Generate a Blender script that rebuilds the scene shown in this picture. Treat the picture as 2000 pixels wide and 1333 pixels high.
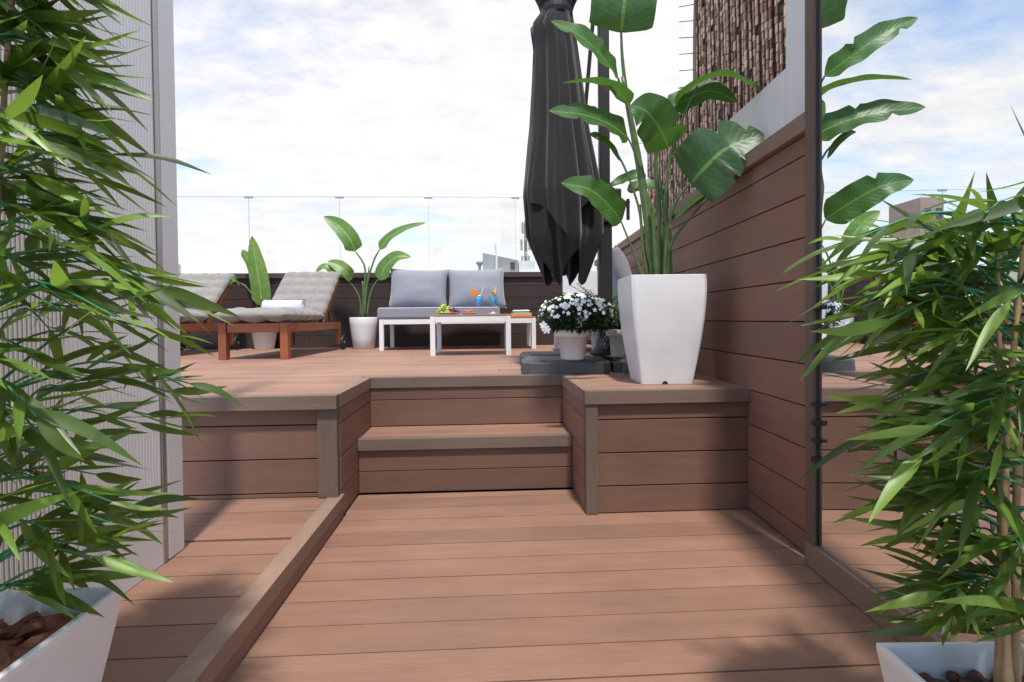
import bpy, bmesh, math, random
from mathutils import Vector, Matrix, noise
random.seed(11)
R = math.radians
for o in list(bpy.data.objects): bpy.data.objects.remove(o)
sc = bpy.context.scene
COL = sc.collection

# ------------------------------------------------------------------ camera
A = R(3.0)                      # the stairs and the deck boards are turned 3 degrees against the view
EYE = Vector((0, 0, .9)); FPX = 1050.0
cam = bpy.data.objects.new('camera', bpy.data.cameras.new('camera')); COL.objects.link(cam)
MC = Matrix.Rotation(-A, 3, 'Z') @ Matrix.Rotation(R(89), 3, 'X') @ Matrix.Rotation(-.010, 3, 'Z')
cam.matrix_world = Matrix.Translation(EYE) @ MC.to_4x4()
cam.data.sensor_width = 36; cam.data.lens = 36 * FPX / 2000; cam.data.shift_y = -.012
cam.data.clip_start = .02; cam.data.clip_end = 3000
sc.camera = cam

# ------------------------------------------------------------------ world, sun, exposure
SUNV = Vector((.045, -.42, 1.0)).normalized()
world = bpy.data.worlds.new('World'); sc.world = world; world.use_nodes = True
wt = world.node_tree; wt.nodes.clear(); L = wt.links.new
def wn(t, **k):
    n = wt.nodes.new(t)
    for a, b in k.items(): setattr(n, a, b)
    return n
wo = wn('ShaderNodeOutputWorld'); mixs = wn('ShaderNodeMixShader')
b1 = wn('ShaderNodeBackground'); b2 = wn('ShaderNodeBackground')
sky = wn('ShaderNodeTexSky', sky_type='NISHITA', sun_disc=False)
sky.sun_elevation = math.asin(SUNV.z); sky.sun_rotation = math.atan2(SUNV.x, SUNV.y)
sky.air_density = 1.0; sky.dust_density = .6; sky.ozone_density = 1.6
b1.inputs[1].default_value = .15
L(sky.outputs[0], b1.inputs[0])
tc = wn('ShaderNodeTexCoord'); sx = wn('ShaderNodeSeparateXYZ'); L(tc.outputs['Generated'], sx.inputs[0])
def mth(op, a, b=None, clamp=False):
    n = wn('ShaderNodeMath', operation=op); n.use_clamp = clamp
    for i, v in enumerate((a, b)):
        if v is None: continue
        if isinstance(v, (int, float)): n.inputs[i].default_value = v
        else: L(v, n.inputs[i])
    return n.outputs[0]
zz = mth('ADD', mth('MAXIMUM', sx.outputs[2], 0.0), .16)
px = mth('DIVIDE', sx.outputs[0], zz); py = mth('DIVIDE', sx.outputs[1], zz)
cx = wn('ShaderNodeCombineXYZ'); L(px, cx.inputs[0]); L(py, cx.inputs[1])
mp = wn('ShaderNodeMapping'); L(cx.outputs[0], mp.inputs[0]); mp.inputs['Location'].default_value = (3.1, 1.7, 0)
mp.inputs['Rotation'].default_value = (0, 0, R(24)); mp.inputs['Scale'].default_value = (.8, 1.25, 1)
n1 = wn('ShaderNodeTexNoise'); L(mp.outputs[0], n1.inputs[0]); n1.inputs['Scale'].default_value = 1.25
n1.inputs['Detail'].default_value = 9; n1.inputs['Roughness'].default_value = .6; n1.inputs['Distortion'].default_value = .35
n2 = wn('ShaderNodeTexNoise'); L(mp.outputs[0], n2.inputs[0]); n2.inputs['Scale'].default_value = 5.5
n2.inputs['Detail'].default_value = 8; n2.inputs['Roughness'].default_value = .68
cr = wn('ShaderNodeValToRGB'); cr.color_ramp.elements[0].position = .20; cr.color_ramp.elements[1].position = .51
dsum = mth('ADD', n1.outputs[0], mth('MULTIPLY', mth('SUBTRACT', n2.outputs[0], .5), .32))
# more cloud towards the sun, thinner to the left
dv = wn('ShaderNodeVectorMath', operation='DOT_PRODUCT'); L(tc.outputs['Generated'], dv.inputs[0]); dv.inputs[1].default_value = Vector((.25, .93, .35)).normalized()
glow = mth('MULTIPLY', mth('SUBTRACT', dv.outputs['Value'], .78), .35)
L(mth('ADD', dsum, glow), cr.inputs[0])
cloudcol = wn('ShaderNodeValToRGB')
cloudcol.color_ramp.elements[0].position = .3; cloudcol.color_ramp.elements[0].color = (.82, .785, .80, 1)
cloudcol.color_ramp.elements[1].position = .62; cloudcol.color_ramp.elements[1].color = (1.0, .95, .91, 1)
L(n2.outputs[0], cloudcol.inputs[0]); L(cloudcol.outputs[0], b2.inputs[0]); b2.inputs[1].default_value = .66
L(mth('MULTIPLY', cr.outputs[0], .93), mixs.inputs[0]); L(b1.outputs[0], mixs.inputs[1]); L(b2.outputs[0], mixs.inputs[2])
L(mixs.outputs[0], wo.inputs[0])

sun = bpy.data.objects.new('sun', bpy.data.lights.new('sun', 'SUN')); COL.objects.link(sun)
sun.data.energy = 2.7; sun.data.angle = R(3.5); sun.data.color = (1, .955, .89)
sun.rotation_euler = SUNV.to_track_quat('Z', 'Y').to_euler(); sun.location = (3, 5, 9)
sc.view_settings.view_transform = 'Standard'; sc.view_settings.look = 'None'
sc.view_settings.gamma = 1; sc.view_settings.exposure = .82
sc.cycles.max_bounces = 10; sc.cycles.transparent_max_bounces = 24

# ------------------------------------------------------------------ where a thing of the photograph stands
FW = Vector((math.sin(A), math.cos(A), 0)); RT = Vector((math.cos(A), -math.sin(A), 0))
def ray(x, y): return MC @ Vector(((x - 1000) / FPX, -(y - 642.5) / FPX, -1))
def at(x, y, Y): d = ray(x, y); return EYE + d * (Y / d.dot(FW))
def atz(x, y, z): d = ray(x, y); return EYE + d * ((z - .9) / d.z)

# ------------------------------------------------------------------ materials
def nmat(name):
    m = bpy.data.materials.new(name); m.use_nodes = True
    return m, m.node_tree, m.node_tree.nodes['Principled BSDF']
def ramp(t, c0, c1, p0=0., p1=1.):
    n = t.nodes.new('ShaderNodeValToRGB'); e = n.color_ramp.elements
    e[0].position = p0; e[1].position = p1; e[0].color = (*c0, 1); e[1].color = (*c1, 1); return n
def sc3(c, k): return tuple(min(1, x * k) for x in c)
def mixc(t, a, b, fac, typ='MIX'):
    n = t.nodes.new('ShaderNodeMix'); n.data_type = 'RGBA'; n.blend_type = typ
    for i, v in ((0, fac), (6, a), (7, b)):
        if hasattr(v, 'links'): t.links.new(v, n.inputs[i])
        else: n.inputs[i].default_value = v if i == 0 else (*v, 1)
    return n.outputs[2]
def noisetex(t, scale, stretch=(1, 1, 1), detail=4, rough=.55, coord='Object'):
    tc = t.nodes.new('ShaderNodeTexCoord'); m = t.nodes.new('ShaderNodeMapping'); m.inputs['Scale'].default_value = stretch
    t.links.new(tc.outputs[coord], m.inputs[0]); n = t.nodes.new('ShaderNodeTexNoise'); t.links.new(m.outputs[0], n.inputs[0])
    n.inputs['Scale'].default_value = scale; n.inputs['Detail'].default_value = detail; n.inputs['Roughness'].default_value = rough
    return n.outputs[0]
def bump(t, p, h, s, d=.002):
    b = t.nodes.new('ShaderNodeBump'); b.inputs['Strength'].default_value = s; b.inputs['Distance'].default_value = d
    t.links.new(h, b.inputs['Height']); t.links.new(b.outputs[0], p.inputs['Normal'])
def rndval(t):
    a = t.nodes.new('ShaderNodeAttribute'); a.attribute_name = 'rnd'; return a.outputs['Fac']
def wood(name, c, axis=0, rough=.62, var=.16, grain=.16, fine=260):
    m, t, p = nmat(name)
    st = [1, 1, 1]; st[axis] = .035
    g = noisetex(t, fine, st, 3, .6); st2 = [1, 1, 1]; st2[axis] = .12
    w = noisetex(t, 16, st2, 5, .6); big = noisetex(t, 1.7, (1, 1, 1), 4, .55)
    a = ramp(t, sc3(c, 1 - grain), sc3(c, 1 + grain), .3, .7); t.links.new(g, a.inputs[0])
    b = ramp(t, (.90, .90, .905), (1.07, 1.06, 1.05), .3, .72); t.links.new(w, b.inputs[0])
    col = mixc(t, a.outputs[0], b.outputs[0], 1.0, 'MULTIPLY')
    d = ramp(t, (.86, .865, .88), (1.10, 1.09, 1.07), .34, .66); t.links.new(big, d.inputs[0])
    col = mixc(t, col, d.outputs[0], 1.0, 'MULTIPLY')
    e = ramp(t, (1 - var, 1 - var, 1 - var * .9), (1 + var, 1 + var * .95, 1 + var * .9)); t.links.new(rndval(t), e.inputs[0])
    col = mixc(t, col, e.outputs[0], 1.0, 'MULTIPLY'); t.links.new(col, p.inputs['Base Color'])
    rr = ramp(t, (rough - .12,) * 3, (rough + .14,) * 3, .3, .7); t.links.new(w, rr.inputs[0]); t.links.new(rr.outputs[0], p.inputs['Roughness'])
    p.inputs['Specular IOR Level'].default_value = .35
    bump(t, p, g, .35, .0012); return m
def plain(name, c, rough=.5, nz=.06, scale=30, bmp=.1, metal=0, spec=.5, bscale=None, detail=4):
    m, t, p = nmat(name); n = noisetex(t, scale, detail=detail)
    a = ramp(t, sc3(c, 1 - nz), sc3(c, 1 + nz), .3, .7); t.links.new(n, a.inputs[0])
    t.links.new(a.outputs[0], p.inputs['Base Color']); p.inputs['Roughness'].default_value = rough
    p.inputs['Metallic'].default_value = metal; p.inputs['Specular IOR Level'].default_value = spec
    if bmp: bump(t, p, noisetex(t, bscale or scale * 6, detail=3), bmp, .001)
    return m
def fabric(name, c, scale=700, nz=.08, rough=.9, b=.35):
    m, t, p = nmat(name); n = noisetex(t, 5); f = noisetex(t, scale, detail=2)
    a = ramp(t, sc3(c, 1 - nz), sc3(c, 1 + nz), .3, .7); t.links.new(n, a.inputs[0])
    a2 = ramp(t, (.86,) * 3, (1.1,) * 3, .35, .65); t.links.new(f, a2.inputs[0])
    t.links.new(mixc(t, a.outputs[0], a2.outputs[0], 1.0, 'MULTIPLY'), p.inputs['Base Color'])
    p.inputs['Roughness'].default_value = rough; p.inputs['Sheen Weight'].default_value = .25; p.inputs['Specular IOR Level'].default_value = .2
    bump(t, p, f, b, .0008); return m
def leafmat(name, c0, c1, trans, ctr, vein=None, vs=16, rough=.42, mr=None, amount=.35):
    """uv.x across the blade (0..1, midrib .5), uv.y along it"""
    m, t, p = nmat(name)
    a = ramp(t, c0, c1); t.links.new(rndval(t), a.inputs[0]); col = a.outputs[0]
    n = noisetex(t, 22, detail=4); d = ramp(t, (.78,) * 3, (1.2,) * 3, .3, .7); t.links.new(n, d.inputs[0])
    col = mixc(t, col, d.outputs[0], 1.0, 'MULTIPLY')
    uv = t.nodes.new('ShaderNodeUVMap'); s = t.nodes.new('ShaderNodeSeparateXYZ'); t.links.new(uv.outputs[0], s.inputs[0])
    def mm(op, x, y=None):
        k = t.nodes.new('ShaderNodeMath'); k.operation = op
        for i, v in enumerate((x, y)):
            if v is None: continue
            if isinstance(v, (int, float)): k.inputs[i].default_value = v
            else: t.links.new(v, k.inputs[i])
        return k.outputs[0]
    ax = mm('ABSOLUTE', mm('SUBTRACT', s.outputs[0], .5))
    if vein:
        vv = mm('SINE', mm('MULTIPLY', mm('SUBTRACT', s.outputs[1], mm('MULTIPLY', ax, .35)), vs * 6.283))
        vr = ramp(t, (.93,) * 3, (1.04,) * 3, .2, .95); t.links.new(mm('ADD', mm('MULTIPLY', vv, .5), .5), vr.inputs[0])
        col = mixc(t, col, vr.outputs[0], 1.0, 'MULTIPLY'); bump(t, p, vv, .12, .002)
    if mr:
        k = mm('LESS_THAN', ax, .028); col = mixc(t, col, mr, k)
    tipn = mm('ADD', s.outputs[1], mm('MULTIPLY', mm('SUBTRACT', n, .5), .10)); tr_ = ramp(t, (0, 0, 0), (1, 1, 1), .955, .985); t.links.new(tipn, tr_.inputs[0])
    col = mixc(t, col, (.16, .11, .05), tr_.outputs[0])
    t.links.new(col, p.inputs['Base Color']); p.inputs['Roughness'].default_value = rough; p.inputs['Specular IOR Level'].default_value = .45
    tr = t.nodes.new('ShaderNodeBsdfTranslucent'); t.links.new(mixc(t, col, ctr, .6), tr.inputs[0])
    mx = t.nodes.new('ShaderNodeMixShader'); mx.inputs[0].default_value = amount
    t.links.new(p.outputs[0], mx.inputs[1]); t.links.new(tr.outputs[0], mx.inputs[2])
    t.links.new(mx.outputs[0], t.nodes['Material Output'].inputs[0]); return m

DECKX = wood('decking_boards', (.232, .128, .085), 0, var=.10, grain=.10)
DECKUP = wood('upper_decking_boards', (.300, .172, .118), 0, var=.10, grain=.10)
CLAD_SHADE = wood('cladding_boards_shaded', (.158, .084, .058), 0, var=.08, grain=.08)  # same boards as CLADY, darkened: shade of the front faces put into the colour
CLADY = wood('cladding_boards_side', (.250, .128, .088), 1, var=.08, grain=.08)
TRIM_SHADE = wood('trim_boards_shaded', (.165, .112, .084), 0, var=.06, grain=.1)  # darker copy of the TRIMY timber, front-edge shade painted into it
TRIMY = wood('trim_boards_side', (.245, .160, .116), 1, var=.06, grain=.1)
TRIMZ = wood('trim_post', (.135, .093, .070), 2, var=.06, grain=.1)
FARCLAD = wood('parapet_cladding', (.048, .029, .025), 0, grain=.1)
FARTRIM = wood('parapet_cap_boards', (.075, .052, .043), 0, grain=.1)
TEAK = wood('oiled_hardwood', (.29, .085, .034), 1, rough=.4, var=.2, grain=.3, fine=180)
TABLEWOOD = wood('table_slats', (.33, .19, .12), 0, var=.15)
VOID = plain('dark_gap', (.02, .014, .012), .9, bmp=0)
WHITEP = plain('white_plastic', (.76, .74, .73), .32, .045, 7, .06)
WHITEPOT = plain('white_matt_pot', (.70, .68, .66), .45, .05, 8, .15)
WHITEMET = plain('white_lacquered_metal', (.72, .70, .68), .38, .03, 6, .03)
WHITEWALL = plain('white_render', (.78, .74, .72), .85, .05, 3, .5, bscale=120)
PANELM = plain('grey_white_panel', (.80, .77, .73), .42, .03, 2, .05)
GREYMET = plain('grey_metal', (.42, .40, .38), .35, .05, 20, .05, metal=.8)
BLACKM = plain('black_rubber', (.015, .015, .016), .5, .1, 20, .1)
POLEM = plain('anthracite_aluminium', (.026, .024, .024), .5, .06, 12, .05, spec=.3)
TILEM = plain('dark_grey_plastic_tile', (.068, .068, .065), .6, .14, 9, .3)
CANVAS = fabric('charcoal_canvas', (.017, .016, .016), 900, .12)
GREYFAB = fabric('grey_cushion_fabric', (.25, .25, .275), 800, .05)
BEIGEFAB = fabric('beige_lounger_fabric', (.25, .228, .202), 700, .07)
TOWELW = fabric('white_towelling', (.70, .68, .80), 450, .04, b=.8)
TEAL = fabric('teal_towelling', (.05, .48, .38), 450, .08, b=.8)
PALETEAL = fabric('pale_towelling', (.55, .75, .72), 450, .08, b=.8)
SOIL = plain('potting_soil', (.03, .02, .014), .95, .4, 60, 1)
BARK = plain('bark_chips', (.20, .065, .030), .7, .5, 25, .8)
CLAY = plain('clay_pebbles', (.11, .042, .030), .7, .35, 30, .6)
BIGLEAF = leafmat('banana_leaf', (.028, .080, .020), (.058, .145, .030), .3, (.22, .50, .06), vein=True, vs=15, mr=(.14, .27, .06), amount=.24)
BIGSTEM = leafmat('banana_stem', (.07, .13, .04), (.12, .19, .06), .1, (.1, .3, .05), amount=.06)
FARLEAF = leafmat('young_banana_leaf', (.09, .20, .035), (.16, .27, .05), .3, (.35, .55, .08), vein=True, vs=13, mr=(.30, .40, .12), amount=.25)
BAMLEAF = leafmat('bamboo_leaf', (.017, .043, .011), (.20, .34, .04), .35, (.42, .66, .07), amount=.34, rough=.38)
BAMLEAFR = leafmat('bamboo_leaf_shaded', (.019, .047, .013), (.19, .32, .045), .35, (.40, .64, .08), amount=.34, rough=.38)
TWIG = plain('green_twig', (.04, .20, .08), .45, .2, 30, .1)
CANE = plain('tan_cane', (.46, .29, .15), .5, .25, 18, .3)
DARKLEAF = leafmat('small_dark_leaf', (.007, .020, .006), (.022, .055, .013), .2, (.1, .3, .04), amount=.15)
FERNLEAF = leafmat('fern_leaf', (.035, .10, .02), (.10, .23, .04), .3, (.25, .5, .06), amount=.25)
PETAL = plain('white_petals', (.86, .85, .84), .6, .03, 30, 0)
ORANGE = plain('orange_flesh', (.90, .30, .02), .4, .15, 120, .2)
GRAPEG = plain('green_grapes', (.42, .50, .06), .25, .15, 60, 0)
GRAPER = plain('red_grapes', (.14, .015, .035), .25, .25, 60, 0)
SNACK = plain('snack_food', (.55, .13, .05), .5, .4, 90, .2)
TRAYM = plain('orange_tray', (.72, .28, .08), .4, .12, 20, .1)
BUILDM = plain('far_render', (.30, .29, .27), .9, .12, .8, .3, bscale=4)
BUILDW = plain('far_white_render', (.62, .60, .57), .9, .08, .8, .3, bscale=4)
BUILDP = plain('far_brick', (.36, .22, .17), .9, .15, 1.2, .3, bscale=6)
WINM = plain('far_window', (.03, .035, .04), .2, .1, 1, 0)
GROUNDM = plain('city_ground', (.16, .155, .15), .9, .3, .05, 0)
def glassmat(name, tint, gl=.05, rough=.02):
    m, t, p = nmat(name); o = t.nodes['Material Output']
    tr = t.nodes.new('ShaderNodeBsdfTransparent'); tr.inputs[0].default_value = (*tint, 1)
    g = t.nodes.new('ShaderNodeBsdfGlossy'); g.inputs['Roughness'].default_value = rough
    mx = t.nodes.new('ShaderNodeMixShader'); mx.inputs[0].default_value = gl
    t.links.new(tr.outputs[0], mx.inputs[1]); t.links.new(g.outputs[0], mx.inputs[2]); t.links.new(mx.outputs[0], o.inputs[0]); return m
PANE = glassmat('balustrade_glass', (.965, .975, .972), .025)
PANEEDGE = glassmat('glass_edge', (.72, .78, .76), .05)
DRINKG = glassmat('drinking_glass', (.93, .97, .98), .10)
BLUEL = glassmat('blue_drink', (.10, .66, .95), .06)
def bluemat():
    m, t, p = nmat('blue_cocktail'); p.inputs['Base Color'].default_value = (.02, .50, .85, 1); p.inputs['Roughness'].default_value = .1
    tr = t.nodes.new('ShaderNodeBsdfTranslucent'); tr.inputs[0].default_value = (.05, .65, 1, 1)
    mx = t.nodes.new('ShaderNodeMixShader'); mx.inputs[0].default_value = .5
    t.links.new(p.outputs[0], mx.inputs[1]); t.links.new(tr.outputs[0], mx.inputs[2]); t.links.new(mx.outputs[0], t.nodes['Material Output'].inputs[0]); return m
BLUEL = bluemat()
def mirrormat():
    m, t, p = nmat('mirror_glass'); p.inputs['Metallic'].default_value = 1; p.inputs['Roughness'].default_value = .004
    p.inputs['Base Color'].default_value = (.86, .895, .895, 1); return m
MIRROR = mirrormat()
def wickmat(name, c0, c1):
    m, t, p = nmat(name); a = ramp(t, c0, c1, .1, .9); t.links.new(rndval(t), a.inputs[0])
    n = noisetex(t, 60, (1, 1, .3)); d = ramp(t, (.6,) * 3, (1.3,) * 3, .3, .7); t.links.new(n, d.inputs[0])
    t.links.new(mixc(t, a.outputs[0], d.outputs[0], 1.0, 'MULTIPLY'), p.inputs['Base Color']); p.inputs['Roughness'].default_value = .6; return m
WICK = wickmat('wicker_cane', (.30, .13, .07), (.98, .66, .46))
WICKD = wickmat('wicker_dark', (.020, .011, .008), (.09, .042, .028))

# ------------------------------------------------------------------ mesh helpers
class MB:
    def __init__(s): s.v = []; s.f = []; s.r = []; s.uv = {}
    def add(s, vs, fs, r=None, uvs=None):
        b = len(s.v); s.v += [tuple(v) for v in vs]
        if r is None: r = random.random()
        for f in fs: s.f.append(tuple(b + i for i in f)); s.r.append(r)
        if uvs:
            for i, u in enumerate(uvs): s.uv[b + i] = u
        return s
    def box(s, x0, x1, y0, y1, z0, z1, r=None, mat=None):
        vs = [Vector((x, y, z)) for z in (z0, z1) for y in (y0, y1) for x in (x0, x1)]
        if mat: vs = [mat @ v for v in vs]
        return s.add(vs, [(0, 2, 3, 1), (4, 5, 7, 6), (0, 1, 5, 4), (2, 6, 7, 3), (0, 4, 6, 2), (1, 3, 7, 5)], r)
    def bar(s, a, b, w, h, up=(0, 0, 1), r=None):
        a = Vector(a); b = Vector(b); d = (b - a); l = d.length; d.normalize(); up = Vector(up)
        x = d.cross(up).normalized(); y = x.cross(d)
        vs = [p + x * w / 2 * i + y * h / 2 * j for p in (a, b) for i, j in ((-1, -1), (1, -1), (1, 1), (-1, 1))]
        return s.add(vs, [(3, 2, 1, 0), (4, 5, 6, 7), (0, 1, 5, 4), (1, 2, 6, 5), (2, 3, 7, 6), (3, 0, 4, 7)], r)
    def tube(s, pts, rad, n=8, r=None, caps=True):
        pts = [Vector(p) for p in pts]; m = len(pts)
        if not hasattr(rad, '__len__'): rad = [rad] * m
        vs = []; prev = None
        for i, p in enumerate(pts):
            d = (pts[min(i + 1, m - 1)] - pts[max(i - 1, 0)]).normalized()
            ref = prev if prev is not None else (Vector((0, 0, 1)) if abs(d.z) < .9 else Vector((1, 0, 0)))
            x = (ref - d * ref.dot(d)).normalized(); prev = x; y = d.cross(x)
            for k in range(n):
                t = 2 * math.pi * k / n; vs.append(p + (x * math.cos(t) + y * math.sin(t)) * rad[i])
        fs = [(i * n + k, i * n + (k + 1) % n, (i + 1) * n + (k + 1) % n, (i + 1) * n + k) for i in range(m - 1) for k in range(n)]
        if caps: fs += [tuple(reversed(range(n))), tuple(range((m - 1) * n, m * n))]
        return s.add(vs, fs, r, [(.5, i / (m - 1)) for i in range(m) for k in range(n)])
    def lathe(s, c, prof, n=32, r=None, sq=None):
        vs = []
        for (rr, z) in prof:
            for k in range(n):
                t = 2 * math.pi * k / n; x, y = math.cos(t), math.sin(t)
                if sq:
                    q = (abs(x) ** sq + abs(y) ** sq) ** (-1 / sq); x *= q; y *= q
                vs.append((c[0] + rr * x, c[1] + rr * y, c[2] + z))
        m = len(prof)
        fs = [(i * n + k, i * n + (k + 1) % n, (i + 1) * n + (k + 1) % n, (i + 1) * n + k) for i in range(m - 1) for k in range(n)]
        return s.add(vs, fs, r)
    def blob(s, c, rx, ry=None, rz=None, r=None, n=8, m=5, wob=0):
        ry = ry or rx; rz = rz or rx; vs = []; ph = random.random() * 9
        for i in range(m + 1):
            a = math.pi * i / m
            for k in range(n):
                t = 2 * math.pi * k / n + ph; q = 1 + wob * (random.random() - .5)
                vs.append((c[0] + rx * q * math.sin(a) * math.cos(t), c[1] + ry * q * math.sin(a) * math.sin(t), c[2] + rz * q * math.cos(a)))
        fs = [(i * n + k, (i + 1) * n + k, (i + 1) * n + (k + 1) % n, i * n + (k + 1) % n) for i in range(m) for k in range(n)]
        return s.add(vs, fs, r)
    def build(s, name, mat, parent=None, smooth=False, bevel=0, label=None, kind=None, sub=0):
        me = bpy.data.meshes.new(name); me.from_pydata(s.v, [], s.f); me.update()
        at_ = me.attributes.new('rnd', 'FLOAT', 'FACE'); at_.data.foreach_set('value', s.r)
        if s.uv:
            uvl = me.uv_layers.new(name='UVMap')
            for lp in me.loops: uvl.data[lp.index].uv = s.uv.get(lp.vertex_index, (0, 0))
        if smooth: me.polygons.foreach_set('use_smooth', [True] * len(me.polygons))
        me.materials.append(mat)
        o = bpy.data.objects.new(name, me); COL.objects.link(o)
        if parent: o.parent = parent
        if label: o['label'] = label
        if kind: o['kind'] = kind
        if bevel:
            b = o.modifiers.new('edge', 'BEVEL'); b.width = bevel; b.segments = 2; b.limit_method = 'ANGLE'; b.angle_limit = R(40)
        if sub:
            q = o.modifiers.new('round', 'SUBSURF'); q.levels = sub; q.render_levels = sub
        return o
def thing(name, label, cat, loc=(0, 0, 0), rz=0, group=None):
    o = bpy.data.objects.new(name, None); COL.objects.link(o); o.location = loc; o.rotation_euler = (0, 0, rz)
    o.empty_display_size = .1; o['label'] = label; o['category'] = cat
    if group: o['group'] = group
    return o
def tag(o, label, cat, group=None):
    o['label'] = label; o['category'] = cat
    if group: o['group'] = group
    return o
def copy_thing(root, loc, rz, label):
    r = root.copy(); COL.objects.link(r); r.location = loc; r.rotation_euler = (0, 0, rz); r['label'] = label
    for ch in list(root.children):
        c = ch.copy(); COL.objects.link(c); c.parent = r
        for g in list(ch.children):
            d = g.copy(); COL.objects.link(d); d.parent = c
    return r
def bez(ps, n):
    """smooth curve through the points (Catmull-Rom)"""
    ps = [Vector(p) for p in ps]
    if len(ps) == 2: return [ps[0].lerp(ps[1], i / n) for i in range(n + 1)]
    e = [ps[0] * 2 - ps[1]] + ps + [ps[-1] * 2 - ps[-2]]; out = []
    k = len(ps) - 1
    for i in range(n + 1):
        t = i / n * k; j = min(int(t), k - 1); t -= j; a, b, c, d = e[j:j + 4]
        out.append(.5 * ((2 * b) + (c - a) * t + (2 * a - 5 * b + 4 * c - d) * t * t + (3 * b - a - 3 * c + d) * t ** 3))
    return out
def blade(mb, path, width, nrm, n=22, fold=.22, kind='banana', splits=(), r=None, wave=.04, m=4, twist=0):
    pts = bez(path, n); vs = []; uvs = []; nrm = Vector(nrm).normalized(); ph = random.random() * 6
    for i, p in enumerate(pts):
        t = i / n; d = (pts[min(i + 1, n)] - pts[max(i - 1, 0)]).normalized()
        lat = d.cross(nrm)
        if lat.length < 1e-4: lat = Vector((1, 0, 0))
        lat.normalize(); nn = lat.cross(d).normalized()
        if twist:
            q = Matrix.Rotation(twist * t, 3, d); lat = q @ lat; nn = q @ nn
        if kind == 'banana':
            w = min(1, (t / .13 + .02)) ** .55 * (1 if t < .42 else max(0, 1 - ((t - .42) / .58) ** 2.1) ** .72)
        else:
            w = min(1, (t / .22 + .04)) ** .8 * (1 if t < .3 else max(0, 1 - ((t - .3) / .7) ** 1.7))
        w = max(w, .015) * width / 2
        for k in range(-m // 2, m // 2 + 1):
            f = k / (m / 2); ww = w
            if i in splits and (f * splits[i] > 0) and abs(f) > .4: ww = w * .55
            edge = abs(f) ** 2
            off = nn * (abs(f) * fold * w + wave * w * edge * math.sin(i * 1.1 + ph + (2 if f > 0 else 0)))
            vs.append(p + lat * (f * ww) + off); uvs.append((.5 + f / 2, t))
    c = m + 1
    fs = [(i * c + k, i * c + k + 1, (i + 1) * c + k + 1, (i + 1) * c + k) for i in range(n) for k in range(m)]
    mb.add(vs, fs, r, uvs)

# ================================================================== SETTING
H = .567
g = MB(); g.add([(-1500, -1500, -14), (1500, -1500, -14), (1500, 1500, -14), (-1500, 1500, -14)], [(0, 1, 2, 3)])
g.build('ground', GROUNDM, kind='structure')
g = MB(); g.box(-7.6, 2.9, -2.6, 7.3, -13.9, -.06)
g.build('terrace_slab', WHITEWALL, kind='structure')

def boards_x(mb, x0, x1, y0, y1, z, t, pitch, gap=.005, start=None, notch=None):
    """boards running along x, stacked in y"""
    y = start if start is not None else y0
    while y < y1 - .01:
        a = max(y, y0); b = min(y + pitch - gap, y1)
        if b - a > .01:
            dz = random.uniform(-.0008, .0008)
            mb.box(x0, x1, a, b, z - t, z + dz)
        y += pitch
# lower deck
WLX = 1.10                                    # right wall, in the view-aligned frame
m = MB(); m.box(-.66, 1.5, -1.2, 3.2, -.05, -.022); m.build('deck_joists', VOID, kind='structure')
m = MB(); boards_x(m, -.655, 1.48, -1.1, 2.80, 0, .02, .1405, start=-1.1 + .035)
m.build('lower_deck', DECKX, kind='structure', bevel=.0012)
# side ledge
m = MB(); m.box(-1.9, -.72, -1.2, 2.50, .03, .082); m.build('ledge_joists', VOID, kind='structure')
m = MB(); y = -1.08
while y < 2.49:
    a, b = y, min(y + .1355, 2.49)
    if abs(y - 1.9) < .07: b -= .018
    m.box(-1.90, -.713, a, b, .085, .105 + random.uniform(-.0008, .0008)); y += .1405
ledge = m.build('side_ledge', DECKX, kind='structure', bevel=.0012)
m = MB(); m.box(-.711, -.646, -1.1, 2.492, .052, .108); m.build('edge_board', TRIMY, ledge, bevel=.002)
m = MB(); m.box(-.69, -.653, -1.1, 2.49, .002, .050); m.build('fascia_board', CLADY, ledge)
# upper deck
m = MB(); m.box(-7, -.70, 2.5, 6.9, .50, .544); m.box(-.70, .5, 3.2, 6.9, .50, .544); m.box(.5, 1.45, 2.5, 6.9, .50, .544)
m.build('upper_deck_joists', VOID, kind='structure')
m = MB(); P = .1405
y = 2.485; first = True
while y < 6.89:
    b = min(y + P - .006, 6.895)
    e = lambda: random.uniform(-.001, .001)
    if b < 3.20:
        m.box(-7, -.722, y, b, .547, H + e()); m.box(.522, 1.46, y, b, .547, H + e())
    elif y < 3.20:
        m.box(-7, -.722, y, b, .547, H + e()); m.box(.522, 1.46, y, b, .547, H + e()); m.box(-.7195, .5195, 3.205, b, .547, H + e())
    else: 
        c = random.uniform(-5, .2)
        m.box(-7, c - .002, y, b, .547, H + e()); m.box(c + .002, 1.46, y, b, .547, H + e())
    y += P
up = m.build('upper_deck', DECKUP, kind='structure', bevel=.0012)
def fascia(name, boards, mat, par):
    mb = MB()
    for b in boards: mb.box(*b)
    return mb.build(name, mat, par, bevel=.0015)
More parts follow.
